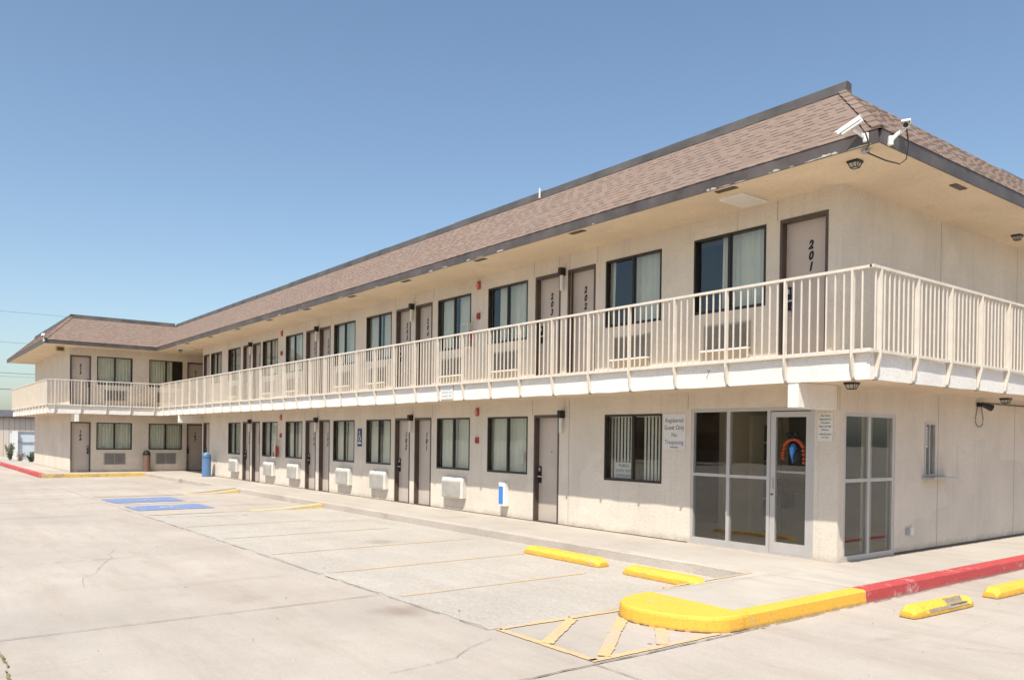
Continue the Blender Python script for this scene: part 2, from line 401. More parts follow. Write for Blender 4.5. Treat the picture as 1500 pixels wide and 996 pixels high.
# thin dark brown strip along the foot of the wall
mb = MB(); mb.box((-28.5, 0, .0), (-2.66, .006, .014), MAIN); mb.box((1.6, 0, 0), (13, .012, .03), END)
mb.build('base_strip', M['frame'], motel)

# ------------------------------------------------------------------ windows and doors
def make_window(fr, u0, u1, z0, z1, style, row):
    um = (u0 + u1) / 2; t = .036
    mb = MB()
    g = .003
    mb.box((u0 + g, -.09, z0 + g), (u0 + t, .006, z1 - g), fr); mb.box((u1 - t, -.09, z0 + g), (u1 - g, .006, z1 - g), fr)
    mb.box((u0 + t, -.09, z1 - t), (u1 - t, .006, z1 - g), fr); mb.box((u0 + t, -.09, z0 + g), (u1 - t, .006, z0 + t + .008), fr)
    mb.box((um - .024, -.08, z0 + t + .008), (um + .024, -.012, z1 - t), fr)
    # sliding sash edges
    mb.box((um + .024, -.045, z0 + t + .008), (um + .04, -.022, z1 - t), fr)
    mb.box((u1 - t - .016, -.045, z0 + t + .008), (u1 - t, -.022, z1 - t), fr)
    w = mb.build('window', M['bronze'], motel)
    mb = MB(); mb.box((u0 + t, -.072, z0 + t), (um - .024, -.068, z1 - t), fr); mb.box((um + .04, -.036, z0 + t), (u1 - t - .016, -.032, z1 - t), fr)
    mb.build('pane', M['glass'], w)
    mb = MB(); o0 = -.17
    if style == 'blind':
        u = u0 + .03; k = 0
        while u < u1 - .04:
            if not (um - .03 < u < um + .12):
                a = math.radians(4); hw = .0265
                mb.quad([fr(u - hw * math.cos(a), o0 - hw * math.sin(a), z0 + .03), fr(u + hw * math.cos(a), o0 + hw * math.sin(a), z0 + .03), fr(u + hw * math.cos(a), o0 + hw * math.sin(a), z1 - .05), fr(u - hw * math.cos(a), o0 - hw * math.sin(a), z1 - .05)])
            u += .083; k += 1
        mb.box((u0, o0 - .03, z1 - .05), (u1, o0 + .03, z1), fr)
        mb.build('vertical_blind', M['blind'], w)
    else:
        spans = {'curtain': [(u0 - .05, u1 + .05)], 'part': [(um - .24, u1 + .05)], 'part2': [(u0 - .05, u0 + .10), (um - .16, u1 + .05)],
                 'part3': [(u0 - .05, um - .1), (um + .03, u1 + .05)], 'open': [(u0 - .05, um + .32)]}[style]
        rnd = random.Random(int(abs(u0) * 100) + int(z0))
        ph = rnd.random() * 6
        if style == 'curtain' and fr is MAIN:
            k = rnd.random(); g_ = rnd.uniform(.03, .16)
            if k < .3: spans = [(u0 - .05, um - g_), (um + .02, u1 + .05)]
            elif k < .5: spans = [(u0 + g_ * 1.5, u1 + .05)]
            elif k < .65: spans = [(u0 - .05, um + .1), (um + .1 + g_, u1 + .05)]
        slant = rnd.uniform(-.05, .05)
        for a, b in spans:
            n = int((b - a) / .012); top = []; bot = []
            for i in range(n + 1):
                u = a + (b - a) * i / n
                f = math.sin(u * 2 * math.pi / .115 + ph + .9 * math.sin(u * 7)) + .35 * math.sin(u * 2 * math.pi / .041 + ph * 2)
                top.append(fr(u, o0 + .016 * f, z1 + .03)); bot.append(fr(u + .01 * math.sin(u * 9 + ph) + slant * (u - a) / (b - a), o0 + .03 * f, z0 - .08))
            mb.loft([bot, top], None, False, False)
        mb.build('curtain', M['curtain'], w, smooth=True)
    return w
window_of = {}
for w in wins:
    window_of[(w[6], round(w[1], 2))] = make_window(*w)

def make_door(fr, u0, u1, z0, z1, num, lock):
    mb = MB(); t = .042; g = .002
    z0 = max(z0, .004)
    leaf = MB()
    leaf.box((u0 + t, -.155, z0 + .012), (u1 - t, -.11, z1 - t), fr)
    d = leaf.build('door', M['door'], motel)
    mb.box((u0 + g, -.17, z0), (u0 + t, .008, z1 - g), fr); mb.box((u1 - t, -.17, z0), (u1 - g, .008, z1 - g), fr)
    mb.box((u0 + t, -.17, z1 - t - .012), (u1 - t, .008, z1 - g), fr)
    mb.box((u0 + t, -.17, z0), (u1 - t, -.02, z0 + .014), fr)
    mb.build('door_frame', M['frame'], d)
    ul = u0 + t + .055 if lock == 'L' else u1 - t - .055; s = 1 if lock == 'L' else -1
    mb = MB()
    zb = z0 + .78
    mb.box((ul - .032, -.109, zb), (ul + .032, -.085, zb + .34), fr, M['black'])
    mb.box((ul - .02, -.085, zb + .24), (ul + .02, -.07, zb + .31), fr, M['alu'])
    mb.box((ul - .012, -.085, zb + .12), (ul + .012, -.04, zb + .145), fr, M['alu'])
    mb.box((ul - .012 if s > 0 else ul - .12, -.055, zb + .12), (ul + .12 if s > 0 else ul + .012, -.038, zb + .142), fr, M['alu'])
    mb.build('handle', None, d)
    if num:
        mb = MB(); uc = (u0 + u1) / 2 + (.05 if num == '201' else 0)
        zt = z1 - .475
        for i, ch in enumerate(num):
            mb.text(ch, uc, zt - i * .158, .165, fr, -.1085, None, 'CENTER', .22, .86, .011)
        mb.build('room_number', M['black'], d)
    return d
for dd in doors:
    d = make_door(*dd)
    if dd[5] == '201':
        mb = MB(); pts = []
        for k in range(3):
            pts = [(-.86 + .03 * math.sin(i * 1.7 + k) + k * .012, 3.98 - i * .028 - .05 * k) for i in range(13)]
            mb.stroke(pts, .008, MAIN, -.107 + .0006 * k)
        mb.build('blue_scribble', M['inkblue'], d)
    if dd[5] is None and dd[1] > -10:
        mb = MB(); mb.tube([MAIN(-6.25, -.112, 1.42), MAIN(-6.25, -.1, 1.42)], .012, 8); mb.build('peephole', M['frame'], d)

# ------------------------------------------------------------------ air conditioners
def ac_low(u0):
    u1 = u0 + .88; zb = .295; zt = .765
    mb = MB()   # casing with sloped shoulders
    prof = [(-.01, zb), (.135, zb), (.135, zt - .06), (.10, zt), (-.01, zt)]
    def sect(u, k=1.): return [MAIN(u, a if a < 0 else a * k, z) for a, z in prof]
    mb.loft([sect(u0, .72), sect(u0 + .05, 1), sect(u1 - .05, 1), sect(u1, .72)])
    a = mb.build('air_conditioner', M['acwhite'], motel, bevel=.006)
    mb = MB()
    for i in range(17):
        z = zb + .03 + i * .021
        if z > zt - .085: break
        mb.quad([MAIN(u0 + .07, .136, z), MAIN(u1 - .07, .136, z), MAIN(u1 - .07, .148, z + .009), MAIN(u0 + .07, .148, z + .009)])
        mb.quad([MAIN(u0 + .07, .136, z + .0135), MAIN(u1 - .07, .136, z + .0135), MAIN(u1 - .07, .148, z + .009), MAIN(u0 + .07, .148, z + .009)])
    mb.build('grille', M['acwhite'], a)
    return a
for a in (-25.33, -21.77, -19.68, -16.07, -13.99, -10.38): ac_low(a + .40)
def ac_flush(fr, u0, zb, zt, wd=.86, lip=True):
    mb = MB(); u1 = u0 + wd
    mb.box((u0 - .02, .001, zb - .02), (u1 + .02, .012, zt + .02), fr)
    a = mb.build('air_conditioner', M['acbeige'], motel)
    mb = MB(); n = int((zt - zb) / .021)
    mb.box((u0, .012, zb), (u1, .018, zt), fr)
    for i in range(n):
        z = zb + i * .021
        mb.quad([fr(u0, .019, z), fr(u1, .019, z), fr(u1, .036, z + .012), fr(u0, .036, z + .012)])
    for u in (u0, u0 + wd / 2 - .012, u1 - .024): mb.box((u, .019, zb), (u + .024, .04, zt), fr)
    mb.build('grille', M['acwing' if fr is WING else 'acgrey'], a)
    if lip:
        mb = MB(); mb.box((u0 - .03, .012, zb - .045), (u1 + .03, .11, zb - .021), fr, M['whitepaint'])
        mb.box((u0 - .01, .012, zb - .16), (u1 + .01, .03, zb - .046), fr, M['acbeige']); mb.build('drip_tray', None, a)
for a, b in UPW:
    if a < -26: continue
    ac_flush(MAIN, a + .25, 3.15, 3.52)
for a in (-2.98, -.86): ac_flush(WING, a, .33, .80, .84, False); ac_flush(WING, a, 3.10, 3.52, .84, False)

# ------------------------------------------------------------------ balcony slab, beams, railing
E1 = .93
slabpoly = [(E1, 14), (E1, -E1), (W + E1, -E1), (W + E1, YW - E1), (XL - .25, YW - E1), (XL - .25, 8), (-6, 14)]
mb = MB()
mb.prism(slabpoly, 2.478, FL2)
mb.build('balcony_slab', M['soffit'], motel)
mb = MB()                                       # white stuccoed edge of the slab
t = .022; zb, zt = 2.468, FL2 + .012
jit = random.Random(3)
def edge(p, q):
    n = max(2, int((Vector(q) - Vector(p)).length / .3)); d = (Vector(q) - Vector(p)) / n
    nrm = Vector((d[1], -d[0])).normalized()
    prev = None
    for i in range(n + 1):
        c = Vector(p) + d * i
        j = jit.uniform(-.006, .006) if 0 < i < n else 0; k = jit.uniform(-.0035, .0035) if 0 < i < n else 0
        a = c - nrm * .002; b = c + nrm * (t + k)
        ring = [(a.x, a.y, zb + j), (b.x, b.y, zb + j), (b.x, b.y, zt), (a.x, a.y, zt)]
        if prev: mb.loft([prev, ring])
        prev = ring
edge((W + E1, -E1), (E1 + t, -E1)); edge((E1, -E1), (E1, 14)); edge((W + E1, YW - E1), (W + E1, -E1 - t)); edge((XL - .25, YW - E1), (W + E1 + t, YW - E1))
mb.build('slab_edge', M['slabface'], motel)
def beam(fr, u0, u1, ln=.945, z0=2.14):
    mb = MB(); mb.box((u0, -.02, z0), (u1, ln, 2.4775), fr); mb.build('beam', M['slabface'], motel, bevel=.008)
beam(MAIN, -.19, -.03)
beam(WING, YW + .02, YW + .18)
mb = MB(); mb.box((-28.72, -.945, 2.14), (-28.56, .02, 2.4775)); mb.build('beam', M['slabface'], motel, bevel=.008)
mb = MB(); mb.text('7', -1.53, 2.60, .17, MAIN, .957, None, 'CENTER', .25, .8, -.002); mb.build('scrawled_mark', M['acgrey'], motel)

R = 1.0
def railing(fr_, ua, ub, posts, off0, dz=0., name='balcony_railing'):
    mb = MB(); ofs = off0; fr = lambda u, o, z: fr_(u, o, z + dz)
    lo, hi = min(ua, ub), max(ua, ub)
    mb.box((lo, ofs - .024, 3.822), (hi, ofs + .024, 3.856), fr)
    mb.box((lo, ofs - .034, 2.797), (hi, ofs + .012, 2.832), fr)
    ps = sorted(posts)
    allp = [lo] + ps + [hi]
    for a, b in zip(allp[:-1], allp[1:]):
        n = max(1, round((b - a) / .1194))
        for i in range(1, n):
            u = a + (b - a) * i / n + random.uniform(-.002, .002)
            mb.box((u - .0085, ofs - .0085, 2.832), (u + .0085, ofs + .0085, 3.822), fr)
    r = mb.build(name, M['rail'], motel)
    e = ofs - (off0 - E1)
    for u in ps:
        mb = MB()
        mb.box((u - .013, ofs - .028, 2.832), (u + .013, ofs + .03, 3.822), fr)
        i0 = E1 + .026 + (off0 - R)
        ring = lambda uu: [fr(uu, i0, 2.80), fr(uu, ofs + .03, 2.80), fr(uu, ofs + .03, 2.74), fr(uu, i0 + .022, 2.50), fr(uu, i0, 2.50)]
        mb.loft([ring(u - .012), ring(u + .012)])
        mb.box((u - .0121, ofs - .0339, 2.7999), (u + .0121, ofs + .03, 2.8321), fr)
        mb.box((u - .02, i0 - .03, 2.455), (u + .02, i0 + .02, 2.478), fr, M['rust'])
        mb.build('post', M['rail'], r)
railing(MAIN, W + R, R, [.75 - .955 * k for k in range(34)], R)
railing(END, -R - .024, 13.5, [-.82 + .95 * k for k in range(15)], R, .0016)
railing(WING, YW - R, -R, [-5.02, -4.06, -3.10, -2.15, -1.2], R, .0016)
railing(FA(YW), XL - .25, W + R + .024, [W + .8 - .955 * k for k in range(11)], R)

# ------------------------------------------------------------------ roof
ER = 1.12; ZE = 5.28; ZT = 6.57; XO = XL - ER
eave = [(ER, 14), (ER, -ER), (W + ER, -ER), (W + ER, YW - ER), (XO, YW - ER), (XO, 8), (-6, 14)]
mb = MB(); mb.prism(eave, ZE, 5.40); mb.build('soffit', M['soffit'], motel)
mb = MB(); t = .025
def fstrip(p, q, z0=5.272, z1=5.425):
    d = (Vector(q) - Vector(p)); ln = d.length; d.normalize(); n_ = Vector((d.y, -d.x)); n = max(1, int(ln / 2.4)); prev = None
    for i in range(n + 1):
        c = Vector(p) + d * ln * i / n; jz = jit.uniform(-.006, .006) if 0 < i < n else 0
        ring = [(c.x, c.y, z0 + jz), (c.x + n_.x * t, c.y + n_.y * t, z0 + jz), (c.x + n_.x * (t + .014), c.y + n_.y * (t + .014), z1), (c.x, c.y, z1)]
        if prev: mb.loft([prev, ring])
        prev = ring
fstrip((W + ER, -ER), (ER, -ER)); fstrip((ER, -ER), (ER, 14)); fstrip((W + ER, YW - ER), (W + ER, -ER)); fstrip((XO, YW - ER), (W + ER, YW - ER))
fas = mb.build('fascia', M['fascia'], motel)
mb = MB()                                   # flaked paint patches on the fascia edge
fr_ = random.Random(11)
for k in range(30):
    u = .9 - 30 * fr_.random() ** 1.6; w_ = .05 + .28 * fr_.random() ** 2; h = .01 + .025 * fr_.random()
    pts = [(u + w_ * i / 6, 5.276 + (h * (.4 + .6 * fr_.random()) if 0 < i < 6 else .002)) for i in range(7)]
    mb.quad([MAIN(u + w_, ER + t + .0015, 5.274), MAIN(u, ER + t + .0015, 5.274)] + [MAIN(a, ER + t + .0035 + (z - 5.274) * .1, z) for a, z in pts])
mb.build('flaked_paint', M['flake'], fas)
# soffit vents
vent_uv = [(-1.2, -1.0), (-4.35, -1.0), (-7.25, -1.0), (-10.2, -1.0), (-12.95, -1.0), (-15.75, -1.0), (-18.6, -1.0), (-21.5, -1.0), (-24.4, -1.0), (-27.3, -1.0)]
for (x, y) in vent_uv:
    mb = MB(); mb.box((x - .17, y - .05, ZE - .012), (x + .17, y + .05, ZE - .001)); mb.build('soffit_vent', M['frame'], motel)
for (x, y) in [(.95, 1.35), (.95, 4.3)]:
    mb = MB(); mb.box((x - .05, y - .17, ZE - .012), (x + .05, y + .17, ZE - .001)); mb.build('soffit_vent', M['frame'], motel)
mb = MB(); NC = 15; rs = random.Random(5)
def mansard(o0, o1, i0, i1):
    o0, o1, i0, i1 = [Vector(p) for p in (o0, o1, i0, i1)]
    mid = (o1 - o0).normalized(); up = ((i0 + i1) / 2 - (o0 + o1) / 2); n = mid.cross(up).normalized()
    if n.z < 0: n = -n
    ln = (o1 - o0).length
    for c in range(NC):
        t0 = c / NC; t1 = (c + 1) / NC
        a0 = o0.lerp(i0, t0); a1 = o1.lerp(i1, t0); b0 = o0.lerp(i0, t1 + .02 / NC); b1 = o1.lerp(i1, t1 + .02 / NC)
        s0 = (a0 - o0).dot(mid); s1 = (a1 - o0).dot(mid)
        cuts = [s0]; s = s0 + (.07 if c % 2 else .19) + rs.uniform(-.03, .03)
        while s < s1 - .08: cuts.append(s); s += rs.uniform(.11, .145)
        cuts.append(s1)
        for k in range(len(cuts) - 1):
            f0 = (cuts[k] - s0) / (s1 - s0); f1 = (cuts[k + 1] - s0) / (s1 - s0)
            th = (.0085 if (k % 2) ^ (rs.random() < .15) else .003) 
            p = [a0.lerp(a1, f0), a0.lerp(a1, f1), b0.lerp(b1, f1), b0.lerp(b1, f0)]
            q = [p[0] + n * th, p[1] + n * th, p[2] + n * .002, p[3] + n * .002]
            uvv = [(k + .5 + c * 37, c + .5)] * 4
            mb.quad(q, None, uvv)
            mb.quad([p[0] - n * .004, p[1] - n * .004, q[1], q[0]], None, uvv)
            mb.quad([p[0], q[0], q[3]], None, uvv[:3]); mb.quad([p[1], q[1], q[2]], None, uvv[:3])
EO = 1.165; Z0 = 5.432
mansard((W + EO, -EO, Z0), (EO, -EO, Z0), (W, 0, ZT), (0, 0, ZT))
mansard((EO, -EO, Z0), (EO, 14, Z0), (0, 0, ZT), (0, 14, ZT))
mansard((W + EO, YW - EO, Z0), (W + EO, -EO, Z0), (W, YW, ZT), (W, 0, ZT))
mansard((XL - EO, YW - EO, Z0), (W + EO, YW - EO, Z0), (XL, YW, ZT), (W, YW, ZT))
mansard((XL - EO, 8, Z0), (XL - EO, YW - EO, Z0), (XL, 8, ZT), (XL, YW, ZT))
roof = mb.build('roof', M['shingle'], motel)
mb = MB(); mb.prism([(-.005, 14), (-.005, .005), (W - .005, .005), (W - .005, YW + .005), (XL, YW + .005), (XL, 8), (-6, 14)], 6.45, ZT - .01, None)
mb.build('flat_roof', M['cap'], motel)
mb = MB()                                   # under-layer closing the mansard
for p in (((W + EO - .03, -EO + .03, Z0 - .03), (EO - .03, -EO + .03, Z0 - .03), (-.03, .03, ZT - .03), (W - .03, .03, ZT - .03)),
          ((EO - .03, -EO + .03, Z0 - .03), (EO - .03, 14, Z0 - .03), (-.03, 14, ZT - .03), (-.03, .03, ZT - .03)),
          ((W + EO - .03, YW - EO, Z0 - .03), (W + EO - .03, -EO, Z0 - .03), (W - .03, 0, ZT - .03), (W - .03, YW, ZT - .03)),
          ((XL - EO, YW - EO + .03, Z0 - .03), (W + EO, YW - EO + .03, Z0 - .03), (W, YW + .03, ZT - .03), (XL, YW + .03, ZT - .03))):
    mb.quad(p)
mb.build('roof_deck', M['intdark'], motel)
mb = MB()                                   # hip shingles
def hip(p, q, side):
    mb = MB()
    p, q = Vector(p), Vector(q); d = q - p; n = 9
    for i in range(n):
        a = p + d * (i / n) ; b = p + d * ((i + 1.12) / n)
        for s in side:
            s = Vector(s); dn = Vector((0, 0, -.072))
            ra = [a + Vector((0, 0, .034)), a + s * .13 + dn * 0 + Vector((0, 0, .034)) - Vector((0, 0, 0))]
            top0, top1 = a + Vector((0, 0, .045)), b + Vector((0, 0, .022))
            # follow the mansard plane sideways
            e0, e1 = top0 + s * .12, top1 + s * .12
            uvv = [(i * 3.5 + .5, 90.5)] * 4
            mb.quad([top0, e0, e1, top1], None, uvv); mb.quad([top0, e0, e0 - Vector((0, 0, .02)), top0 - Vector((0, 0, .02))], None, uvv)
    mb.build('hip_shingles', M['shingle'], roof)
hip((EO, -EO, Z0), (0, 0, ZT), [(-1, 0, 0), (0, 1, 0)])
hip((W + EO, YW - EO, Z0), (W, YW, ZT), [(-1, 0, 0), (0, 1, 0)])
mb = MB()                                   # metal cap along the roof top
def capx(x0, x1, y, h=.11):
    mb = MB()
    n = max(1, int((x1 - x0) / 3))
    for i in range(n):
        a = x0 + (x1 - x0) * i / n; b = x0 + (x1 - x0) * (i + 1) / n - .004; dz = jit.uniform(-.006, .006)
        mb.loft([[(xx, y - .075, ZT - .055), (xx, y + .10, ZT - .055), (xx, y + .10, ZT + h - .02 + dz), (xx, y - .0, ZT + h + dz), (xx, y - .02, ZT + h - .008 + dz)] for xx in (a, b)])
    mb.build('roof_cap', M['cap'], motel)
capx(W - .06, .06, 0); capx(XL, W + .06, YW, .10)
mb.loft([[(W + .075, yy, ZT - .055), (W - .10, yy, ZT - .055), (W - .10, yy, ZT + .09), (W, yy, ZT + .11), (W + .02, yy, ZT + .10)] for yy in (YW - .02, -.1)])
mb.build('roof_cap', M['cap'], motel); mb = MB()
mb.loft([[(.05, yy, ZT - .05), (-.10, yy, ZT - .05), (-.10, yy, ZT + .01), (-.0, yy, ZT + .02)] for yy in (5.2, 14)])
mb.build('roof_cap', M['cap'], motel)
mb = MB(); mb.tube([(-6.5, -.09, ZT - .05), (-6.5, -.09, ZT + .15)], .02, 8); tag(mb.build('vent_pipe', M['white']), 'small white pipe stub standing against the long dark roof cap', 'pipe')

# ------------------------------------------------------------------ office storefront
def bars(mb, fr, lst, o0=-.07, o1=-.005):
    for a, b, c, d in lst: mb.box((a, o0, b), (c, o1, d), fr)
u0, u1, z0, z1 = STORE
mb = MB(); bars(mb, MAIN, [(u0 + .002, z0, u0 + .05, z1 - .002), (u0 + .05, z1 - .055, -1.14, z1 - .002), (-1.90, z0, -1.84, z1 - .055), (-1.16, z0, -1.105, z1 - .055),
    (u0 + .05, z0, -1.90, z0 + .1), (-1.84, z0, -1.16, z0 + .1), (u0 + .05, 1.115, -1.90, 1.16), (-1.84, 1.115, -1.16, 1.16),
    (-1.14, z1 - .055, -.43, z1 - .002), (-.43, z0, -.372, z1 - .002), (-1.105, z0, -.43, z0 + .018)])
st = mb.build('storefront_window', M['alu'], motel)
mb = MB()
for a, c in ((u0 + .05, -1.90), (-1.84, -1.16)):
    for b, d in ((z0 + .1, 1.115), (1.16, z1 - .055)): mb.box((a, -.042, b), (c, -.036, d), MAIN)
mb.build('pane', M['glass'], st)
mb = MB(); bars(mb, MAIN, [(-1.10, z0 + .02, -1.015, 2.13), (-.51, z0 + .02, -.434, 2.13), (-1.015, 2.05, -.51, 2.13), (-1.015, z0 + .02, -.51, .19)], -.062, -.012)
gd = mb.build('glass_door', M['alu'], motel)
mb = MB(); mb.box((-1.015, -.04, .19), (-.51, -.034, 2.05), MAIN); mb.build('pane', M['glass'], gd)
mb = MB(); mb.box((-1.015, -.085, 1.225), (-.51, -.05, 1.25), MAIN); mb.build('push_bar', M['alu'], gd)
mb = MB(); mb.box((-1.075, -.012, .98), (-1.045, .006, 1.14), MAIN); mb.tube([MAIN(-1.06, -.005, .9), MAIN(-1.06, .018, .9)], .012, 10, M['black']); mb.build('handle', M['alu'], gd)
u0, u1, z0, z1 = ENDW
mb = MB(); bars(mb, END, [(u0, z0, u0 + .05, z1), (u1 - .07, z0, u1, z1), (u0 + .05, z1 - .055, u1 - .07, z1), (u0 + .05, z0, u1 - .07, z0 + .06), (u0 + .05, 1.12, .80, 1.17), (.87, 1.12, u1 - .07, 1.17), (.80, z0 + .06, .87, z1 - .055)])
sw = mb.build('storefront_window', M['alu'], motel)
mb = MB()
for a, c in ((u0 + .05, .80), (.87, u1 - .07)):
    for b, d in ((z0 + .06, 1.12), (1.17, z1 - .055)): mb.box((a, -.042, b), (c, -.036, d), END)
mb.build('pane', M['glass'], sw)
# night window with its shelf
u0, u1, z0, z1 = PAYW
mb = MB(); bars(mb, END, [(u0, z0, u0 + .035, z1), (u1 - .035, z0, u1, z1), (u0 + .035, z1 - .035, u1 - .035, z1), (u0 + .035, z0, u1 - .035, z0 + .03)], -.06, .01)
bars(mb, END, [(u0 + .17, z0 + .03, u0 + .195, z1 - .035)], -.05, -.005)
pw = mb.build('night_window', M['alu'], motel)
mb = MB(); mb.box((u0 + .035, -.04, z0 + .03), (u0 + .17, -.035, z1 - .035), END); mb.box((u0 + .195, -.03, z0 + .03), (u1 - .035, -.025, z1 - .035), END); mb.build('pane', M['glass'], pw)
mb = MB(); mb.box((u0 - .08, .002, z0 - .04), (u1 + .34, .2, z0 - .012), END); mb.build('shelf', M['alu'], pw)
mb = MB(); mb.box((u0 + .045, -.033, z0 + .45), (u0 + .16, -.03, z0 + .78), END)
for i in range(6): mb.box((u0 + .06, -.0295, z0 + .5 + i * .045), (u0 + .145, -.029, z0 + .515 + i * .045), END, M['ink'])
mb.build('notice', M['signw'], pw)

# ------------------------------------------------------------------ rooms behind the glass
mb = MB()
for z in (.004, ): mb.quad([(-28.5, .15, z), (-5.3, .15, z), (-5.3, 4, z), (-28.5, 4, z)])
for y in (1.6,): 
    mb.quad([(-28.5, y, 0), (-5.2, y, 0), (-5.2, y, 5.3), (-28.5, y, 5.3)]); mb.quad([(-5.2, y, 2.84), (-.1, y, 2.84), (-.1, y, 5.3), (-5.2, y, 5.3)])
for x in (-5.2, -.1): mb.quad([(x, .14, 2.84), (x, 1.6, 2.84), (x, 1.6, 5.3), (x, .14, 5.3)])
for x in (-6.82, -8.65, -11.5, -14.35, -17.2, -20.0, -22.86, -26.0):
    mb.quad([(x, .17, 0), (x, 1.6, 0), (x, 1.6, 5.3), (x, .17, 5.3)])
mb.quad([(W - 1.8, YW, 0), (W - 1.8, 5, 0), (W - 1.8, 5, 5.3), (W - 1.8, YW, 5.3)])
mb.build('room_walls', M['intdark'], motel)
mb = MB()     # office
mb.quad([(-5.15, .13, .006), (-.02, .13, .006), (-.02, 4.2, .006), (-5.15, 4.2, .006)], M['tile'])
mb.quad([(-2.95, 3.0, 0), (-1.4, 3.0, 0), (-1.4, 3.0, 2.47), (-2.95, 3.0, 2.47)])
mb.quad([(-2.95, 1.32, 0), (-2.95, 3, 0), (-2.95, 3, 2.47), (-2.95, 1.32, 2.47)]); mb.quad([(-3.07, 1.32, 0), (-2.95, 1.32, 0), (-2.95, 1.32, 2.47), (-3.07, 1.32, 2.47)])
mb.build('office_walls', M['beigewall'], motel)
mb = MB(); mb.quad([(-5.15, 3.0, 0), (-2.96, 3.0, 0), (-2.96, 3.0, 2.47), (-5.15, 3.0, 2.47)]); mb.quad([(-5.15, .14, 0), (-5.15, 3, 0), (-5.15, 3, 2.47), (-5.15, .14, 2.47)])
mb.build('back_office_walls', M['wood'], motel)
mb = MB(); mb.quad([(-1.4, 3.0, 0), (-.02, 3.0, 0), (-.02, 3.0, 2.47), (-1.4, 3.0, 2.47)]); mb.quad([(-1.4, 3.0, 0), (-1.4, 1.75, 0), (-1.4, 1.75, 2.47), (-1.4, 3.0, 2.47)])
mb.build('darkened_wall', M['intdark'], motel)  # office wall coloured dark so the room behind the end window looks unlit
mb = MB(); mb.box((-.42, 1.36, .01), (-.30, 1.46, 2.4)); mb.box((-.42, .66, .01), (-.34, .70, 2.4)); mb.build('partition_edge', M['acbeige'], motel)
mb = MB(); F3 = FB(-2.949)
mb.box((2.12, 0, .01), (2.92, .04, 2.08), F3)
for a, b in ((2.04, 2.12), (2.92, 2.98)): mb.box((a, 0, .01), (b, .06, 2.16), F3)
mb.box((2.12, 0, 2.08), (2.92, .06, 2.16), F3)
idr = mb.build('inner_door', M['acbeige'], motel)
mb = MB()
for i in range(5): mb.box((2.43, .041, .30 + i * .345), (2.84, .045, .61 + i * .345), F3)
mb.build('dark_pane', M['intdark'], idr)
mb = MB(); mb.box((2.42, .046, .98), (2.66, .048, 1.24), F3); mb.build('sticker', M['greenpaper'], idr)
mb = MB(); mb.box((-2.75, 2.97, 1.25), (-1.55, 2.99, 2.25)); mb.build('service_window', M['intdark'], motel)
mb = MB(); mb.box((-2.80, 2.6, .95), (-1.4, 2.99, 1.0)); mb.box((-2.7, 2.66, .75), (-1.5, 2.70, .95)); mb.loft([[(-2.7, 2.7, .45), (-2.64, 2.7, .45), (-2.64, 2.98, .45), (-2.7, 2.98, .45)], [(-2.75, 2.6, .95), (-2.64, 2.6, .95), (-2.64, 2.98, .95), (-2.75, 2.98, .95)]])
mb.build('reception_counter', M['wood'], motel)
def lamp_mat(name, e):
    m, nt, b = new_mat(name); b.inputs['Emission Color'].default_value = (1, .93, .8, 1); b.inputs['Emission Strength'].default_value = e; return m
M['tubelight'] = lamp_mat('fluorescent_tube', 4.)
for x0, y0, x1, y1 in ((-2.3, 1.3, -1.1, 1.42), (-3.6, 1.1, -3.48, 2.2)):
    mb = MB(); mb.box((x0, y0, 2.36), (x1, y1, 2.40)); mb.build('ceiling_tube', M['tubelight'], motel)

# ------------------------------------------------------------------ wall-mounted things
def sign(name, fr, u0, u1, z0, z1, o, lines, label, cat='sign', edge_mat=None, th=.006, face='signw'):
    r = thing(name, label, cat)
    mb = MB(); mb.box((u0, o, z0), (u1, o + th, z1), fr); mb.build('panel', M[face], r)
    mb = MB()
    for (txt, uu, zz, sz, mat, sx) in lines: mb.text(txt, uu, zz, sz, fr, o + th + .0012, M[mat], 'CENTER', 0, sx, .0006)
    mb.build('lettering', None, r)
    return r
c = -2.965
s1 = sign('warning_sign', MAIN, -3.20, -2.72, 1.53, 2.13, .003,
     [('Registered', c, 1.985, .108, 'inkblue', .86), ('Guest Only', c, 1.865, .108, 'ink', .86), ('No', c, 1.745, .105, 'ink', .86), ('Trespassing', c, 1.62, .105, 'inkblue', .83)],
     'white sign reading Registered Guest Only No Trespassing beside the glass storefront')
mb = MB(); mb.box((c - .09, .0103, 1.555), (c + .09, .0108, 1.585), MAIN); mb.build('printed_bar', M['acgrey'], s1)
c = -.2
sign('night_window_sign', MAIN, -.315, -.085, 1.70, 2.10, .003,
     [('After Hours', c, 2.05, .038, 'ink', .8), ('Registration &', c, 2.0, .038, 'ink', .8), ('Customers', c, 1.95, .038, 'ink', .85), ('Please Use Night', c, 1.90, .036, 'ink', .78), ('Window', c, 1.85, .038, 'ink', .85), ('Lobby Reopens', c, 1.79, .038, 'ink', .8), ('At 7 am', c, 1.745, .038, 'ink', .85)],
     'small white sign with seven lines of text on the pillar right of the glass door')
for nm, (u, z) in {}.items(): pass
r = sign('surveillance_sign', MAIN, -4.50, -4.0, .99, 1.27, -.125,
     [('PREMISES', -4.25, 1.19, .075, 'ink', .85), ('UNDER VIDEO', -4.25, 1.10, .072, 'ink', .85), ('SURVEILLANCE', -4.25, 1.015, .066, 'ink', .82)],
     'white premises under video sign leaning inside the window with vertical blinds')
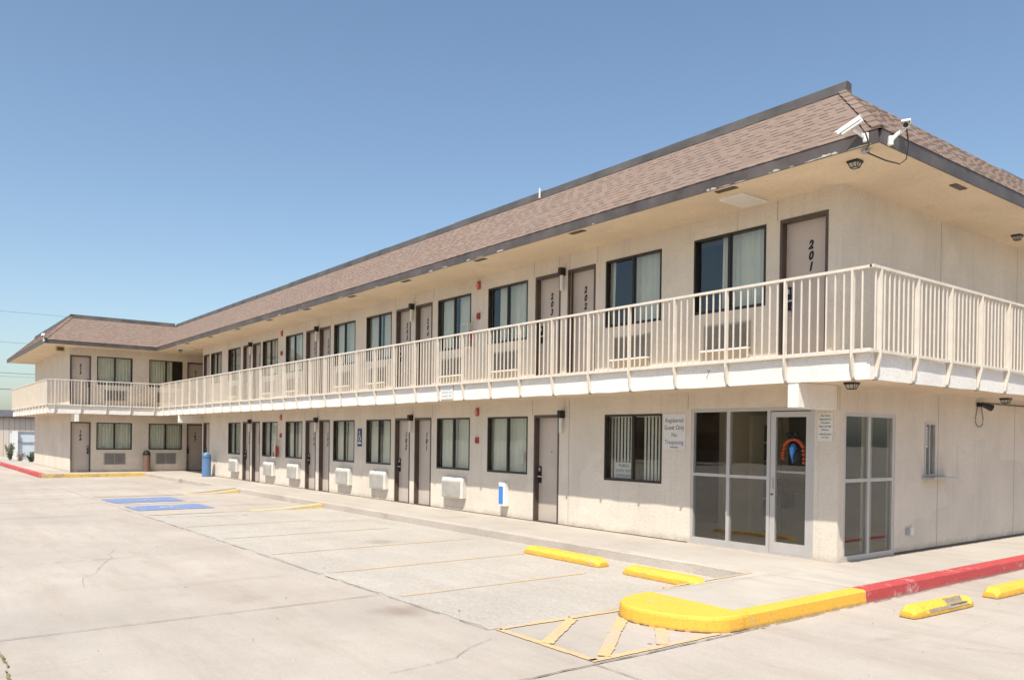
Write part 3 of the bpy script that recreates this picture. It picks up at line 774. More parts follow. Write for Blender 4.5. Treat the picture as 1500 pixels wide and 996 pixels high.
r = sign('paper_notice', MAIN, -7.30, -7.10, 1.16, 1.40, -.06, [('NOTICE', -7.2, 1.35, .04, 'inklight', .9), ('OFFICE', -7.2, 1.28, .04, 'inklight', .9), ('CLOSED', -7.2, 1.22, .04, 'inklight', .9)] if False else [],
     'pale paper notice taped inside the window left of the unnumbered door', 'notice', None, .002)
mb = MB()
for i in range(6): mb.box((-7.27, -.0575, 1.19 + i * .033), (-7.13 - .03 * (i % 2), -.057, 1.20 + i * .033), MAIN)
mb.build('printed_lines', M['inklight'], r)
r = sign('walkway_notice', MAIN, -8.72, -8.24, 2.50, 2.80, .965, [], 'small white notice with faint lines fixed on the balcony slab edge', 'sign')
mb = MB()
for i, (a, b) in enumerate([(.05, .42), (.06, .30), (.34, .43), (.06, .28), (.32, .42)]):
    z = (2.70, 2.635, 2.635, 2.56, 2.56)[i]; mb.box((-8.72 + a, .9715, z), (-8.72 + b, .9722, z + .022), MAIN)
mb.build('printed_lines', M['inklight'], r)
# accessible room sign
r = thing('accessible_sign', 'narrow dark blue wheelchair symbol sign between two ground floor windows', 'sign')
mb = MB(); mb.box((-14.50, .003, 1.40), (-14.24, .009, 1.90), MAIN); mb.build('panel', M['signblue'], r)
mb = MB(); cx, cz = -14.37, 1.66
ring = [(cx + .062 * math.cos(t), cz - .03 + .062 * math.sin(t)) for t in [math.radians(a) for a in range(125, 385, 20)]]
mb.stroke(ring, .02, MAIN, .0102); mb.stroke([(cx - .01, cz + .10), (cx - .005, cz + .01), (cx + .055, cz + .01), (cx + .085, cz - .075)], .022, MAIN, .013)
mb.stroke([(cx - .008, cz + .06), (cx + .045, cz + .06)], .017, MAIN, .0146)
mb.quad([MAIN(cx - .012 + .026 * math.cos(k * .6), .0152, cz + .145 + .026 * math.sin(k * .6)) for k in range(10)])
mb.box((-14.47, .0092, 1.475), (-14.27, .0098, 1.525), MAIN)
mb.build('wheelchair_symbol', M['signw'], r)

# wall lights above the door pairs
def wall_light(u, z, label):
    r = thing('wall_light', label, 'light', 'wall lights by the room doors')
    mb = MB(); mb.loft([[MAIN(u + a, o, zz) for a, o in ((-.05, .003), (.05, .003), (.045, .13), (-.045, .13))] for zz in (z - .15, z)]); mb.build('housing', M['black'], r, bevel=.006)
    mb = MB(); mb.tube([MAIN(u, .07, z - .44), MAIN(u, .07, z - .149)], .036, 12); mb.build('lamp_tube', M['white'], r, smooth=False)
    place_empty(r, MAIN(u, .0, z - .44))
pairs = [(-5.82, '202 and 203'), (-11.53, '204 and 205'), (-17.2, '206 and 207'), (-22.89, '208 and 209')]
for u, nme in pairs: wall_light(u, 5.02, 'black and white wall light between upper doors ' + nme)
for u, lb in [(-5.79, 'wall light at the top right corner of the unnumbered ground floor door'), (-11.53, 'wall light between ground floor doors 101 and 102'), (-17.18, 'wall light between ground floor doors 103 and 104'), (-22.87, 'wall light between ground floor doors 105 and 106')]:
    wall_light(u, 2.24, lb)

# lanterns under the ceilings
def lantern(x, y, z, label):
    r = thing('ceiling_lantern', label, 'light', 'dark ceiling lanterns')
    def ring(w, zz): return [(x + a * w, y + b * w, zz) for a, b in ((-1, -1), (1, -1), (1, 1), (-1, 1))]
    mb = MB(); mb.loft([ring(.112, z - .002), ring(.12, z - .03), ring(.108, z - .05)])
    for a, b in ((-1, -1), (1, -1), (1, 1), (-1, 1)):
        mb.tube([(x + a * .095, y + b * .095, z - .05), (x + a * .062, y + b * .062, z - .14)], .008, 6)
    for a, b, c2, d in ((-1, -1, 1, -1), (1, -1, 1, 1), (1, 1, -1, 1), (-1, 1, -1, -1)):
        mb.tube([(x + a * .062, y + b * .062, z - .14), (x + c2 * .062, y + d * .062, z - .14)], .009, 6)
        mx, my = (a + c2) / 2, (b + d) / 2
        mb.tube([(x + mx * .095, y + my * .095, z - .05), (x + mx * .062, y + my * .062, z - .14)], .005, 6)
    mb.build('cage', M['black'], r)
    mb = MB(); mb.loft([ring(.09, z - .05), ring(.058, z - .137)]); mb.build('glass', M['frost'], r)
    place_empty(r, (x, y, z)); r.scale = (.64, .64, .64)
lantern(.59, -.72, ZE, 'dark lantern under the roof eave at the near corner')
lantern(.44, -.45, 2.478, 'dark lantern under the balcony at the office corner')
lantern(.40, 4.85, ZE, 'dark lantern under the roof eave at the right edge of the photo')
lantern(.35, 4.62, 2.478, 'dark lantern under the balcony at the right edge, wired to a small spotlight')
lantern(-30.06, -.5, ZE, 'dark lantern under the far eave in front of the wing')
def square_light(x0, y0, x1, y1, label):
    r = thing('square_ceiling_light', label, 'light')
    mb = MB(); mb.box((x0, y0, ZE - .03), (x1, y1, ZE - .001)); mb.build('frame', M['whitepaint'], r)
    mb = MB(); mb.box((x0 + .04, y0 + .04, ZE - .036), (x1 - .04, y1 - .04, ZE - .0301)); mb.build('diffuser', M['white'], r)
    place_empty(r, (x0, y0, ZE))
square_light(-1.55, -.72, -1.12, -.12, 'flat square white ceiling light under the near roof eave')
square_light(-29.6, -.8, -29.1, -.2, 'flat square white ceiling light under the far roof eave')
# spotlight, conduit, loop of cable on the end wall
r = thing('spotlight', 'small dark spotlight under the balcony with a hanging loop of wire', 'light')
mb = MB(); mb.box((4.33, .003, 2.33), (4.45, .06, 2.40), END); mb.tube([END(4.40, .05, 2.37), END(4.55, .16, 2.31)], [.03, .06], 10); mb.build('lamp_head', M['black'], r)
mb = MB(); mb.tube([END(u, .012, z) for u, z in [(4.36, 2.36), (4.32, 2.25), (4.28, 2.14), (4.29, 2.05), (4.36, 1.99), (4.48, 1.985), (4.56, 2.03), (4.58, 2.12), (4.53, 2.25), (4.5, 2.36)]], .005, 6); mb.build('wire', M['cable'], r)
mb = MB(); mb.tube([END(4.56, .012, 2.40), END(5.5, .012, 2.40), END(8, .012, 2.40)], .010, 6); mb.build('conduit', M['cable'], r)
place_empty(r, END(4.4, 0, 2.37))
r = thing('wall_outlet', 'small pale outlet box low on the end wall', 'outlet box')
mb = MB(); mb.box((2.0, .002, .27), (2.1, .05, .39), END); mb.build('box_cover', M['white'], r, bevel=.005)
mb = MB(); mb.box((1.93, .002, .28), (1.995, .02, .38), END); mb.build('plate', M['galv'], r)
# fire alarms
def alarm(u, z, label):
    r = thing('fire_alarm', label, 'alarm', 'red fire alarms on the walkway wall')
    mb = MB(); mb.box((u - .055, .003, z - .09), (u + .055, .03, z + .09), MAIN); mb.build('back_box', M['redpl'], r, bevel=.005)
    mb = MB(); mb.loft([[MAIN(u + .042 * math.cos(t), o, z - .01 + .055 * math.sin(t)) for t in [k * math.pi / 6 for k in range(12)]] for o in (.03, .06)]); mb.build('strobe', M['strobe'], r)
    place_empty(r, MAIN(u, 0, z - .09))
def pull(u, z, label):
    r = thing('alarm_pull_station', label, 'alarm', 'red alarm pull boxes')
    mb = MB(); mb.box((u - .05, .003, z - .07), (u + .05, .045, z + .07), MAIN); mb.build('pull_box', M['redpl'], r, bevel=.005)
    mb = MB(); mb.box((u - .032, .045, z - .035), (u + .032, .054, z - .01), MAIN); mb.box((u - .022, .045, z + .015), (u + .022, .05, z + .04), MAIN); mb.build('pull_handle', M['black'], r)
    place_empty(r, MAIN(u, 0, z - .07))
alarm(-8.69, 2.26, 'red fire alarm high between two ground floor windows near door 101'); alarm(-8.69, 5.09, 'red fire alarm high on the upper wall near door 204')
alarm(-20.05, 2.28, 'red fire alarm high on the ground floor wall near door 104'); alarm(-20.05, 5.08, 'red fire alarm high on the upper wall near door 207')
pull(-8.68, 1.63, 'red pull box at chest height between ground floor windows near door 101'); pull(-8.68, 4.40, 'red pull box above the extinguisher cabinet on the upper walkway near door 204')
pull(-20.05, 1.68, 'red pull box above the extinguisher cabinet on the ground floor'); pull(-20.05, 4.42, 'red pull box on the upper wall near door 207')
def cabinet(u, z, label):
    r = thing('extinguisher_cabinet', label, 'cabinet', 'extinguisher cabinets on the walkway wall')
    mb = MB(); fr = MAIN; w_, h, d = .14, .27, .2; e = .016
    mb.box((u - w_, .003, z - h), (u + w_, .02, z + h), fr)
    for a in (-w_, w_ - e):
        for b0, b1 in ((.02, .02 + e), (d - e, d)): mb.box((u + a, b0, z - h + e), (u + a + e, b1, z + h - e), fr)
    for a in (-h, h - e): mb.box((u - w_, .0202, z + a), (u + w_, d, z + a + e), fr)
    mb.build('box', M['white'], r)
    mb = MB(); mb.box((u - w_ + e, d - .012, z - h + e), (u + w_ - e, d - .008, z + h - e), fr); mb.box((u + w_ - .010, .02 + e, z - h + e), (u + w_ - .007, d - e, z + h - e), fr); mb.build('pane', M['glass'], r)
    mb = MB(); mb.box((u + w_ - .006, .07, z - .12), (u + w_ - .004, .15, z + .1), fr); mb.box((u - .06, d - .007, z - .2), (u + .06, d - .005, z - .1), fr); mb.build('red_label', M['redpl'], r)
    mb = MB(); p = fr(u, .1, z); mb.lathe([(.01, -.22), (.055, -.21), (.055, .05), (.03, .1), (.012, .12), (.012, .16)], (p[0], p[1], p[2]), 14); mb.build('extinguisher', M['redpl'], r, smooth=True)
    place_empty(r, fr(u, 0, z - h))
cabinet(-8.98, 3.98, 'pale cabinet with a red extinguisher on the upper walkway'); cabinet(-20.22, 1.2, 'pale cabinet with a red extinguisher on the ground floor wall')
# blue and white box on the wall foot
r = thing('wall_box', 'narrow white box with bright blue front low on the sunlit wall', 'box')
mb = MB(); mb.box((-7.72, .002, .24), (-7.50, .12, .74), MAIN); mb.build('case', M['whitepaint'], r, bevel=.01)
mb = MB(); mb.box((-7.70, .121, .29), (-7.56, .128, .66), MAIN); mb.build('front_panel', M['brightblue'], r)
place_empty(r, MAIN(-7.6, 0, .24))
# garland on the glass door
r = thing('garland', 'orange beaded arch garland with blue and black ornament inside the office glass door', 'decoration')
mb = MB(); gr = random.Random(2)
for k in range(26):
    t = math.pi * (k / 25) ; u = -.755 + .175 * math.cos(t); z = 1.52 + .20 * math.sin(t)
    if k < 4: z -= (4 - k) * .035
    if k > 21: z -= (k - 21) * .02
    s = .03
    c = Vector(MAIN(u, -.075, z))
    bm_r = [[c + Vector((s * math.cos(a) * math.cos(b), s * math.cos(b) * math.sin(a), s * math.sin(b) * .8)) for a in [q * math.pi / 3 for q in range(6)]] for b in (-1.3, -.6, 0, .6, 1.3)]
    mb.loft(bm_r)
mb.build('bead_arch', M['orange'], r, smooth=True)
mb = MB(); c = MAIN(-.76, -.075, 1.52); mb.lathe([(.01, -.15), (.03, -.08), (.05, 0), (.055, .07), (.03, .13), (.01, .14)], c, 10); mb.build('ornament', M['brightblue'], r, smooth=True)
mb = MB(); 
for a, z in ((-.83, 1.79), (-.72, 1.80), (-.775, 1.75)): c = MAIN(a, -.085, z); mb.lathe([(.01, -.05), (.045, -.02), (.045, .02), (.01, .05)], c, 8)
c = MAIN(-.70, -.09, 1.45); mb.lathe([(.01, -.12), (.05, -.05), (.06, .05), (.01, .12)], c, 8)
mb.build('bow', M['black'], r, smooth=True)
place_empty(r, MAIN(-.755, -.075, 1.3))

# security cameras
def sec_cam(c, d, base, label, cable=None, ln=.36, sz=1.):
    r = thing('security_camera', label, 'camera', 'white security cameras on the roof corners')
    c = Vector(c); d = Vector(d).normalized(); s = d.cross(Vector((0, 0, 1))).normalized(); u = s.cross(d).normalized()
    def ring(t, w, h, e=0): return [c + d * t + s * a * w * sz + u * (b * h + e) * sz for a, b in ((-1, -1), (1, -1), (1, 1), (-1, 1))]
    mb = MB(); mb.loft([ring(-ln / 2, .038, .035), ring(-ln / 2 + .02, .048, .045), ring(ln / 2 - .02, .048, .045), ring(ln / 2, .044, .04)])
    mb.build('housing', M['white'], r, bevel=.006)
    mb = MB(); mb.loft([ring(-ln / 2 - .01, .06, .006, .056), ring(ln / 2 + .05, .06, .006, .056)]); 
    for sg in (-1, 1): mb.loft([[c + d * t + (s * sg * q + u * z) * sz for q, z in ((.054, .05), (.06, .05), (.06, .0), (.054, .0))] for t in (-ln / 2, ln / 2 + .03)])
    mb.build('sun_shield', M['whitepaint'], r)
    mb = MB(); mb.loft([[c + d * t + (s * math.cos(k) + u * math.sin(k)) * .03 for k in [q * math.pi / 5 for q in range(10)]] for t in (ln / 2, ln / 2 + .004)]); mb.build('lens', M['black'], r)
    b0 = Vector(base); mb = MB(); mb.tube([b0, b0.lerp(c, .45) + Vector((0, 0, -.01)), c - u * .04], [.028, .022, .02], 8)
    mb.tube([b0 + Vector((0, 0, -.05)), b0 + Vector((0, 0, .05))], .035, 8); mb.build('bracket', M['whitepaint'], r)
    if cable: mb = MB(); mb.tube(cable, .009, 6); mb.build('cable', M['cable'], r)
    place_empty(r, base)
sec_cam((.87, -1.30, 5.49), (-.85, -.2, -.42), (.98, -1.17, 5.36), 'long white security camera on the near roof corner aimed down along the front', [(.95, -1.28, 5.5), (1.02, -1.25, 5.38), (1.04, -1.2, 5.25), (.9, -1.04, 5.25)], .27, .8)
sec_cam((1.27, -.78, 5.53), (.35, -.75, -.35), (1.17, -.95, 5.32), 'white security camera above the right hand eave aimed towards the lot', [(1.27, -.77, 5.49), (1.28, -.73, 5.3), (1.25, -.72, 5.13), (1.2, -.78, 5.07), (1.08, -.9, 5.12), (.9, -1.02, 5.24)], .22, .85)
sec_cam((-31.1, -5.5, 5.55), (.75, -.2, -.3), (-31.22, -5.45, 5.38), 'white security camera on the far wing roof corner', None, .26, .85)
mb = MB(); mb.tube([(.9, -1.03, ZE - .05), (.9, -1.03, ZE - .001)], .05, 12); tag(mb.build('junction_box', M['galv']), 'round grey junction box under the near roof corner', 'junction box')
r = thing('wall_speaker', 'yellowed square box high on the wing wall above door 213', 'box')
mb = MB(); mb.box((-4.86, -.02, 5.08), (-4.55, .14, 5.26), WING); mb.build('case', M['yellowbox'], r); mb = MB(); mb.box((-4.82, .141, 5.11), (-4.59, .146, 5.23), WING); mb.build('grille', M['frame'], r)
place_empty(r, WING(-4.7, 0, 5.08))

# ------------------------------------------------------------------ bins
def bin_(x, y, rad, h, body, top, label, ang):
    r = thing('trash_bin', label, 'trash bin')
    mb = MB(); mb.lathe([(rad * .96, 0), (rad, .02), (rad, h * .74), (rad * 1.03, h * .745), (rad * 1.03, h * .77)], (x, y, 0), 28); mb.build('body', M[body], r, smooth=False)
    mb = MB(); mb.lathe([(rad * 1.03, h * .77), (rad, h * .84), (rad * .88, h * .92), (rad * .6, h * .975), (rad * .25, h), (.005, h * 1.002)], (x, y, 0), 28); mb.build('dome_lid', M[top], r, smooth=True)
    mb = MB()
    for k in (0, 1, 2, 3):
        a = ang + k * math.pi / 2; rr = rad * 1.012; pts = []
        for du, dz in ((-.34, .79), (.34, .79), (.34, .86), (.2, .905), (-.2, .905), (-.34, .86)):
            q = rr if dz < .8 else (rad * 1.0 if dz < .88 else rad * .93)
            pts.append((x + q * math.cos(a + du) * 1.005, y + q * math.sin(a + du) * 1.005, h * dz))
        mb.quad(pts)
    mb.build('opening', M['black'], r)
    place_empty(r, (x, y, 0))
bin_(-26.83, -.35, .17, .97, 'blue', 'blue', 'round blue trash bin with domed lid against the sunlit wall', math.radians(-95))
bin_(-32.12, -1.32, .155, .94, 'brown', 'black', 'round brown trash bin with black dome top by the wing wall', math.radians(-30))

# ------------------------------------------------------------------ ground
def struct(o): o['kind'] = 'structure'; return o
mb = MB(); mb.quad([(-400, -300, G), (300, -300, G), (300, 300, G), (-400, 300, G)]); struct(mb.build('ground', M['lot']))
pr_ = random.Random(4); mb = MB(); mb.quad([(-13.1 + i * .2, -5.9 + pr_.uniform(-.03, .04), G + .004) for i in range(66)] + [(-.06, -1.60, G + .004)] + [(-13.1 + pr_.uniform(-.25, .25), -1.6 - i * .3, G + .004) for i in range(14)]); struct(mb.build('parking_bays', M['agg']))
KX = 1.14
walk = [(KX, 14), (KX, -3.84), (0, -3.80), (-.0, -1.66), (W + 1.35, -1.66), (W + 1.35, -5.45), (-60, -5.45), (-60, -4.2), (W - .1, -4.2), (W - .1, 5.), (-28.5, 5.), (-28.5, .02), (-.1, .02), (-.1, 14)]
mb = MB(); mb.prism(walk, G - .05, 0.0); struct(mb.build('sidewalk', M['walk']))
def kerb(mb, p, q, w=.16, z=.004, mat=None, side=1, seg=.35, rough=.006):
    p, q = Vector(p), Vector(q); d = (q - p); n = max(2, int(d.length / seg)); nn = Vector((d.y, -d.x)).normalized() * side; prev = None
    for i in range(n + 1):
        c = p + d * i / n; j = jit.uniform(-rough, rough); k = jit.uniform(-rough, rough)
        a, b = c - nn * (w), c + nn * j
        ring = [(a.x, a.y, G - .05), (b.x + nn.x * .012, b.y + nn.y * .012, G - .05), (b.x, b.y, z - .02 + k), (b.x - nn.x * .018, b.y - nn.y * .018, z + k), (a.x, a.y, z)]
        if prev: mb.loft([prev, ring], mat)
        prev = ring
mb = MB(); kerb(mb, (W + 1.35, -1.68), (-.02, -1.68), .16, .004, None, 1); struct(mb.build('curb', M['kerbc']))
mb = MB(); kerb(mb, (1.30, -1.60), (1.30, 14), .17, .006, None, 1, .25, .006); struct(mb.build('red_curb', M['red']))
mb = MB(); kerb(mb, (1.30, -3.80), (1.30, -1.602), .17, .005, None, 1, .3, .003)
nose = [(1.30, -3.80)] + [(.62 + .68 * math.cos(a) ** 1 * 1.0, -3.80 + .72 * math.sin(a)) for a in [-math.radians(k) for k in range(9, 180, 9)]] + [(-.04, -3.76)]
nose = [(1.30, -3.80), (1.30, -4.0), (1.27, -4.14), (1.18, -4.28), (1.02, -4.40), (.84, -4.48), (.62, -4.53), (.42, -4.53), (.26, -4.48), (.12, -4.38), (.02, -4.22), (-.04, -4.02), (-.05, -3.76)]
_n = []
for i in range(len(nose)):
    p0, p1, p2, p3 = [Vector(nose[max(0, min(len(nose) - 1, i + k))]) for k in (-1, 0, 1, 2)]
    for t in ((0, .25, .5, .75) if i < len(nose) - 1 else (0,)):
        q = .5 * ((2 * p1) + (p2 - p0) * t + (2 * p0 - 5 * p1 + 4 * p2 - p3) * t * t + (3 * p1 - p0 - 3 * p2 + p3) * t ** 3); _n.append((q.x + jit.uniform(-.003, .003), q.y + jit.uniform(-.003, .003)))
nose = _n
cn = Vector((.6, -3.9)); rings = []
for z, s in ((G - .05, 1.012), (-.03, 1.0), (-.008, .988), (.005, .965)): rings.append([(cn.x + (x - cn.x) * s, cn.y + (y - cn.y) * s, z) for x, y in nose])
mb.loft(rings); struct(mb.build('yellow_curb', M['yellow']))
mb = MB(); kerb(mb, (W + 1.36, -5.55), (W + 1.36, -1.25), .16, .004, None, -1 if False else 1, .4, .004); struct(mb.build('yellow_curb', paint('curb_paint_old_yellow', (.62, .42, .12), (.36, .27, .15), .46, 6)))
mb = MB(); kerb(mb, (-60, -5.57), (W + 1.34, -5.57), .2, .006, None, 1, .5, .008); struct(mb.build('red_curb', M['red']))
# little ramp beside the nose
mb = MB(); A = (-.62, -2.85); B = (-.20, -1.70); D = (.01, -3.79); P0 = (.01, -1.70)
mb.loft([[(A[0], A[1], G - .02), (D[0], D[1], G - .02), (P0[0], P0[1], G - .02), (B[0], B[1], G - .02)], [(A[0], A[1], G + .012), (D[0], D[1], .002), (P0[0], P0[1], .002), (B[0], B[1], .002)]])
struct(mb.build('ramp', M['walk']))
mb = MB(); mb.quad([(A[0] - .01, A[1] - .03, G + .018), (A[0] + .05, A[1] - .02, G + .022), (B[0] + .04, B[1], .006), (B[0] - .0, B[1], .006)])
mb.quad([(A[0] - .012, A[1] - .03, G + .0), (A[0] - .012, A[1] - .03, G + .018), (B[0] - .004, B[1], .006), (B[0] - .004, B[1], G)])
struct(mb.build('ramp_edge_marking', M['hatch']))
# raised wedges at the accessible bays
def wedge(x, w_, y0, y1=-1.70):
    mb = MB(); mb.loft([[(x, y0, G - .02), (x + w_, y0, G - .02), (x + w_, y0, G + .011), (x, y0, G + .011)], [(x, y0 + .8, G - .02), (x + w_, y0 + .8, G - .02), (x + w_, y0 + .8, G + .025), (x, y0 + .8, G + .025)], [(x, y1, G - .02), (x + w_, y1, G - .02), (x + w_, y1, G + .11), (x, y1, G + .11)]])
    struct(mb.build('ramp', M['wedge']))
wedge(-19.5, .3, -3.3); wedge(-13.3, .26, -3.5)
mb = MB(); mb.loft([[(-21.4, -3.3, G - .02), (-19.51, -3.3, G - .02), (-19.51, -3.3, G + .006), (-21.4, -3.3, G + .006)], [(-21.4, -1.7, G - .02), (-19.51, -1.7, G - .02), (-19.51, -1.7, .004), (-21.4, -1.7, .004)]]); struct(mb.build('ramp', M['walk']))
# markings
ZM = G + .008
lr = random.Random(21)
def line(mb, p, q, w, mat=None, seg=.045):
    p, q = Vector(p), Vector(q); d = q - p; n = max(1, int(d.length / seg)); nn = Vector((-d.y, d.x)).normalized() * w / 2; prev = None; off = 0
    for i in range(n + 1):
        off = off * .92 + lr.uniform(-1, 1) * .02; c = p + d * i / n + nn * off * 3
        a = c + nn * lr.uniform(.86, 1.06); b = c - nn * lr.uniform(.86, 1.06)
        if prev: mb.quad([(prev[0].x, prev[0].y, ZM), (a.x, a.y, ZM), (b.x, b.y, ZM), (prev[1].x, prev[1].y, ZM)], mat)
        prev = (a, b)
mb = MB()
for x, y1 in ((-5.95, -2.0), (-3.93, -2.2), (-2.0, -2.9), (-8.2, -2.5), (-10.4, -3.2)): line(mb, (x, -5.78), (x, y1), .075 if x > -6.2 else .05)
struct(mb.build('parking_lines', M['line']))
mb = MB()
HX0, HX1, HY0, HY1 = -.02, 1.27, -5.83, -4.45
line(mb, (HX0 - .05, HY0), (HX0 + .0, -4.1), .08); line(mb, (HX0 - .05, HY0), (HX1, HY0), .08); line(mb, (HX1, HY0 - .04), (HX1, -4.2), .08)
ZM += .003
for a, b in (((.62, -5.8), (.02, -4.95)), ((1.22, -5.68), (.0, -4.15)), ((1.25, -4.98), (.80, -4.5))): line(mb, a, b, .12)
ZM -= .003
struct(mb.build('hatched_marking', M['hatch']))
mb = MB(); 
for x0, x1 in ((-18.5, -16.9), (-15.8, -14.4)): mb.quad([(x0, -5.78, ZM), (x1, -5.74, ZM), (x1, -3.95, ZM), (x0, -3.95, ZM)])
struct(mb.build('blue_bay_marking', M['bluepad']))
mb = MB(); GF = lambda u, o, z: (u, z, G + .0115 + o)
for x in (-17.7, -15.1):
    y = -4.9; mb.stroke([(x + .16 * math.cos(t), y + .16 * math.sin(t)) for t in [math.radians(a) for a in range(125, 385, 20)]], .06, GF, 0)
    mb.stroke([(x - .03, y + .30), (x, y + .06), (x + .16, y + .06), (x + .24, y - .14)], .06, GF, .003)
struct(mb.build('wheelchair_marking', paint('worn_white_paint', (.6, .6, .6), (.22, .28, .42), .5, 16)))
mb = MB(); line(mb, (-16.4, -5.8), (-16.4, -3.5), .07); line(mb, (-13.2, -5.8), (-13.2, -3.5), .16); line(mb, (-19.35, -5.8), (-19.35, -3.3), .16); struct(mb.build('parking_lines', M['line']))
# joints
mb = MB(); ZJ = G + .012; jr = random.Random(9)
def joint(p, q, w=.012, amp=.012, seg=.12, mat=None, gaps=0):
    p, q = Vector(p), Vector(q); d = q - p; n = max(2, int(d.length / seg)); nn = Vector((-d.y, d.x)).normalized(); prev = None; off = 0
    for i in range(n + 1):
        off = off * .9 + jr.uniform(-1, 1) * amp * .35; ww = w * jr.uniform(.35, 1.2)
        c = p + d * i / n + nn * off; a, b = c + nn * ww / 2, c - nn * ww / 2
        if prev and jr.random() > gaps: mb.quad([(prev[0].x, prev[0].y, ZJ), (a.x, a.y, ZJ), (b.x, b.y, ZJ), (prev[1].x, prev[1].y, ZJ)], mat)
        prev = (a, b)
joint((-2.2, -9.75), (-2.2, -5.9), .012); joint((-2.2, -14), (-2.2, -9.75), .012); joint((-6.76, -13), (-6.76, -6.9), .010, .012, .12, None, .2)
joint((-11.3, -13), (-11.3, -6.2), .012, .01, .12, None, .35); joint((-15.9, -13), (-15.9, -6), .012, .01, .12, None, .4); joint((-20.5, -13), (-20.5, -6), .015, .01, .12, None, .4); joint((-25.5, -13), (-25.5, -6), .02, .01, .12, None, .5)
joint((-31, -5.93), (-.1, -5.93), .011, .015, .12, None, .25); joint((1.34, -5.92), (12, -5.92), .009)
joint((1.345, -12), (1.36, -3.7), .02, .02, .07); joint((1.34, -3.7), (1.32, 6), .016, .008, .1, None, .1)
joint((1.33, .3), (12, .3), .01); joint((-9.0, -3.2), (-9.0, -5.9), .01, .02, .1, None, .3)
joint((-12.2, -3.9), (-12.5, -5.6), .03, .03, .07, None, .2)
for i in range(0, len(nose) - 4, 3):
    a, b = nose[i], nose[min(i + 3, len(nose) - 1)]; k = 1.018
    joint((cn.x + (a[0] - cn.x) * k, cn.y + (a[1] - cn.y) * k), (cn.x + (b[0] - cn.x) * k, cn.y + (b[1] - cn.y) * k), .014, .008, .05, None, .15)
def crack(x, y, ang, ln, w=.006):
    p = Vector((x, y)); 
    for k in range(int(ln / .35)):
        ang += jr.uniform(-.5, .5); q = p + Vector((math.cos(ang), math.sin(ang))) * .35; joint(p, q, w, .012, .05, None, .08); p = q
crack(2.2, -3.2, .4, 3.0, .005); crack(-4.6, -8.6, 2.6, 3.5, .005); crack(.2, -6.1, -.9, 1.4, .005)
struct(mb.build('pavement_joint', M['joint']))
mb = MB(); joint((-13, -9.74), (1.2, -9.74), .022, .03, .05, None, .25); struct(mb.build('pavement_joint', M['weedjoint']))
mb = MB(); ZJ = .006
for x in (-3.1, -6.2, -9.3, -12.4, -15.5, -18.6, -21.7, -24.8, -27.9): joint((x, -.02), (x, -1.52), .008, .003, .1, None, .3)
for y in (1.95, 4.6): joint((.02, y), (1.12, y), .008, .003)
joint((.02, -1.62), (1.12, -1.62), .007, .004)
struct(mb.build('sidewalk_joint', M['joint']))
# loose specks
mb = MB(); 
for k in range(50):
    x = jr.uniform(-14, 6); y = jr.uniform(-9.5, -2.2)
    if x > 1.5: y = jr.uniform(-6, 1)
    s = jr.uniform(.004, .013); n = 5
    mb.loft([[(x + s * q * math.cos(t + k) * jr.uniform(.7, 1.3), y + s * q * math.sin(t + k), z) for t in [2 * math.pi * j / n for j in range(n)]] for q, z in ((1, G + .0125), (.6, G + .0125 + s * .5))])
o = mb.build('gravel', M['joint']); o['kind'] = 'stuff'

# wheel stops
def stop(p, q, label, w=.19, h=.125, broken=False):
    p, q = Vector(p), Vector(q); d = q - p; ln = d.length; d.normalize(); n = Vector((-d.y, d.x))
    r = thing('wheel_stop', label, 'wheel stop', 'yellow parking wheel stops')
    rnd = random.Random(int(p.x * 50)); rings = []; N_ = 22
    for i in range(N_ + 1):
        t = i / N_; e = min(t, 1 - t) * ln; sc_ = min(1, .55 + e / .09 * .45) 
        hw = w / 2 * (.82 + .18 * min(1, e / .1)); hh = h * (.78 + .22 * min(1, e / .1)) if 0 < i < N_ else h * .55
        c = p + d * ln * t
        ch = 0
        if broken and .58 < t < .93: ch = .075 + rnd.uniform(0, .014)
        elif broken and .18 < t <= .58: ch = .016
        j = lambda: rnd.uniform(-.003, .003)
        prof = [(-hw, 0), (-hw * .96, hh * .55), (-hw * .62 , hh), (hw * .62 - ch, hh), (hw * .96 - ch * (1.1 if ch > .03 else .8), hh * .6), (hw, hh * .33 if ch else hh * .5), (hw, 0)]
        rings.append([(c.x + n.x * -a + n.x * j(), c.y + n.y * -a + n.y * j(), G + .004 + z + (j() if z > 0 else 0)) for a, z in prof])
    mb = MB(); mb.loft(rings)
    if broken:
        cf = MB(); prev = None
        for i, rg in enumerate(rings):
            t = i / N_
            if .2 < t < .95:
                o_ = Vector((.0035, 0, .002)); cur = [tuple(Vector(rg[k]) + o_) for k in ((3, 4, 5) if t > .56 else (4, 4, 5))]
                if prev:
                    for k in (0, 1) if t > .58 else (1,): cf.quad([prev[k], cur[k], cur[k + 1], prev[k + 1]])
                prev = cur
        cf.build('chipped_face', M['chip'], r)
    mb.build('block', M['yellow'] if not broken else M['stopworn'], r, bevel=.006)
    if broken:
        mb = MB(); 
        for tt in (.72, .8): 
            c = p + d * ln * tt - n * (w * .33); mb.tube([(c.x - d.x * .12, c.y - d.y * .12, G + .07), (c.x + d.x * .14, c.y + d.y * .14, G + .072)], .006, 6)
        mb.build('rebar', M['rust'], r)
    place_empty(r, (p.x, p.y, G))
M['chip'] = paint('chipped_concrete', (.30, .24, .17), (.5, .34, .08), .42, 6)
M['stopworn'] = paint('stop_paint_worn', (.80, .46, .05), (.36, .28, .19), .43, 4, .7, True)
stop((-3.98, -2.30), (-2.22, -2.33), 'yellow wheel stop at the head of the middle parking bay', .24)
stop((-1.66, -2.42), (-.36, -2.44), 'yellow wheel stop running up to the ramp edge', .24)
